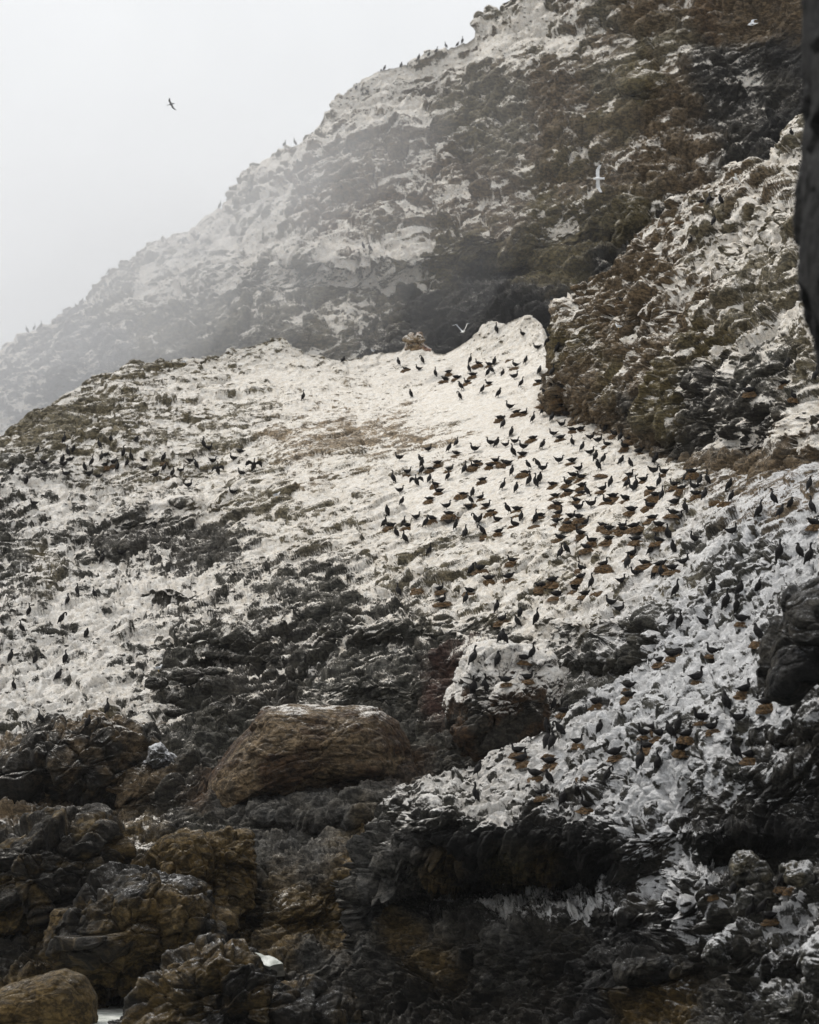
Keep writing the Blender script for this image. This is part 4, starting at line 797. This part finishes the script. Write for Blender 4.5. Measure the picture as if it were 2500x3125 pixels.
# ------------------------------------------------------------------ gulls and birds on the wing
def gull_parts(kind):
    bm = bmesh.new()
    if kind == 'perched':
        loft(bm, [(-.30, .20, .008, .03), (-.20, .20, .03, .05), (-.08, .20, .075, .085), (.05, .23, .085, .09), (.13, .30, .055, .055), (.16, .37, .042, .04), (.20, .395, .034, .03), (.235, .39, .014, .012)])
        for s in (-1, 1):
            loft(bm, [(.06, .26, .03, .02, s * .07), (-.06, .24, .055, .024, s * .085), (-.22, .22, .03, .014, s * .05), (-.36, .21, .010, .008, s * .02)], 8)
            loft(bm, [(-.0, .16, .02, .02, s * .035), (0, .02, .008, .008, s * .035), (.05, .006, .006, .02, s * .04)], 6)
    else:
        loft(bm, [(-.30, .0, .006, .07), (-.20, .0, .02, .05), (-.08, .0, .06, .065), (.06, .0, .07, .075), (.16, .01, .048, .05), (.21, .02, .038, .036), (.25, .015, .02, .02), (.28, .01, .010, .010)])
        up = {'glide': (.10, .16, .08), 'bank': (.06, .10, .02), 'raised': (.22, .52, .50), 'cormorant': (.06, .02, -.06)}[kind]
        for s in (-1, 1):
            loft(bm, [(.06, .02, .016, .02, s * .04), (.08, up[0], .014, .03, s * .22), (.03, up[1], .012, .03, s * .45), (-.08, up[2], .006, .02, s * .66)], 8) if False else None
            rows_ = [(.11, -.09, .03, .04), (.14, -.08, up[0], .22), (.13, -.09, up[1], .42), (.02, -.16, (up[1] + up[2]) / 2, .58), (-.10, -.20, up[2], .72)]
            prev = None
            for xa, xb, z, y in rows_:
                m_ = [bm.verts.new((xa, s * y, z)), bm.verts.new(((xa + xb) / 2, s * y, z + .018)), bm.verts.new((xb, s * y, z - .004)), bm.verts.new(((xa + xb) / 2, s * y, z - .012))]
                if prev:
                    for k in range(4): bm.faces.new((prev[k], prev[(k + 1) % 4], m_[(k + 1) % 4], m_[k]))
                else: bm.faces.new(m_)
                prev = m_
            bm.faces.new(prev[::-1])
        if kind == 'cormorant': loft(bm, [(.18, .01, .04, .04), (.30, .02, .026, .026), (.40, .03, .03, .026), (.46, .03, .012, .012), (.52, .025, .006, .006)])
    me = remeshed(bm, 'gull_' + kind, 0.010)
    if kind == 'cormorant': me.materials.append(M_BIRD); return me
    for m_ in (M_WHITE, M_GREY, M_TIP, M_YEL): me.materials.append(m_)
    for f in me.polygons:
        c = f.center
        if kind == 'perched':
            if c.x > .24 and c.z > .35: f.material_index = 3
            elif c.z < .12: f.material_index = 3
            elif c.x < -.25 and abs(c.y) > .008: f.material_index = 2
            elif abs(c.y) > .06 and c.z > .18 and c.x < .07: f.material_index = 1
        else:
            if c.x > .262 and abs(c.y) < .03: f.material_index = 3
            elif abs(c.y) > .66: f.material_index = 2
            elif abs(c.y) > .10 and f.normal.z > .25: f.material_index = 1
    return me
GM = {k: gull_parts(k) for k in ('perched', 'glide', 'bank', 'raised', 'cormorant')}
def flyer(kind, px, py, r, rot, label, cat='gull', s=1.0):
    o = bpy.data.objects.new('gull' if cat == 'gull' else 'cormorant', GM[kind]); COL.objects.link(o)
    o.location = at(px, py, r); o.rotation_euler = [math.radians(a) for a in rot]; o.scale = (s, s, s)
    o['label'] = label; o['category'] = cat
flyer('bank', 1826, 545, 150, (78, 0, 172), 'white gull flying banked, wings spread vertically, before the dark far cliff', s=1.15)
flyer('glide', 2297, 74, 150, (-28, 6, 158), 'white gull gliding level in the top right in front of the hill', s=1.05)
flyer('raised', 1413, 1012, 205, (0, -18, 60), 'white gull flying with raised wings left of the white knob', s=1.1)
flyer('glide', 2246, 546, 168, (20, -30, 150), 'white gull flying low just above the outcrop crest', s=0.9)
flyer('cormorant', 523, 318, 230, (35, 12, 165), 'dark seabird flying alone high in the open misty sky', 'seabird', 0.95)
flyer('cormorant', 331, 827, 260, (-20, 5, 20), 'small dark seabird flying just above the left misty ridge', 'seabird', 0.8)
for px, py, az, lb in ((845, 1520, -10, 'white gull standing on a grey log of rock above the dark hollow'), (1888, 1006, 160, 'white and grey gull perched on the left face of the outcrop'), (562, 1112, 20, 'small white gull on the ridge line at the left'),
                       (1139, 1078, 200, 'tiny white gull sitting on the ridge left of the pink rock stub'), (484, 2050, 30, 'small white gull among dark rocks on the left white slope'), (1275, 1448, 80, 'white gull on the open slope above the colony at left')):
    h = hit(px, py)
    if h:
        o = bpy.data.objects.new('gull', GM['perched']); COL.objects.link(o); o.location = h[0] - Vector((0, 0, .01)); o.rotation_euler = (0, 0, math.radians(az)); o['label'] = lb; o['category'] = 'gull'

# ------------------------------------------------------------------ foam in the gap and the pale patch on the rocks
def sheet(name, label, pts, r0, mat, z=None, tilt_=0.0):
    bm = bmesh.new(); vs_ = []
    for px, py in pts:
        h = hit(px, py) if z is None else None
        if z is None: p = h[0] + Vector((0, -0.05, 0.05))
        else:
            d = ray(px, py); t = (z - CAMZ) / d.z; p = Vector((0, 0, CAMZ)) + d * t
        vs_.append(bm.verts.new(p))
    f = bm.faces.new(vs_); bmesh.ops.recalc_face_normals(bm, faces=bm.faces)
    me = bpy.data.meshes.new(name); bm.to_mesh(me); bm.free(); me.materials.append(mat)
    o = bpy.data.objects.new(name, me); COL.objects.link(o); o['kind'] = 'structure'; o['label'] = label
    return o

foam = sheet('sea_foam', 'pale foaming sea water in the gap between the lowest left boulders', [(60, 3050), (480, 3050), (480, 3105), (480, 3150), (60, 3150)], 0, M_FOAM, z=0.30)
# pale patch: a slab with a ragged edge, coloured like the foam
pp = [(778, 2906), (796, 2910), (806, 2916), (822, 2916), (838, 2922), (850, 2930), (864, 2940), (848, 2942), (836, 2944), (822, 2950), (806, 2944), (802, 2934), (794, 2922)]
bm = bmesh.new(); hs_ = [hit(x, y)[0] for x, y in pp]; ymin = min(h_.y for h_ in hs_)
fr = [bm.verts.new(Vector(at(x, y, ymin - 0.25 + (2950 - y) * 0.012).tolist())) for x, y in pp]
bk = [bm.verts.new(v_.co + Vector((0, 1.6, -0.5))) for v_ in fr]
bm.faces.new(fr); bm.faces.new(bk[::-1])
for k in range(len(fr)): bm.faces.new((fr[k], bk[k], bk[(k + 1) % len(fr)], fr[(k + 1) % len(fr)]))
bmesh.ops.recalc_face_normals(bm, faces=bm.faces)
me = bpy.data.meshes.new('pale_patch'); bm.to_mesh(me); bm.free(); me.materials.append(M_FOAM)
o = bpy.data.objects.new('pale_patch', me); COL.objects.link(o); o['label'] = 'small bright white patch on the dark shore rock'; o['category'] = 'tide pool'
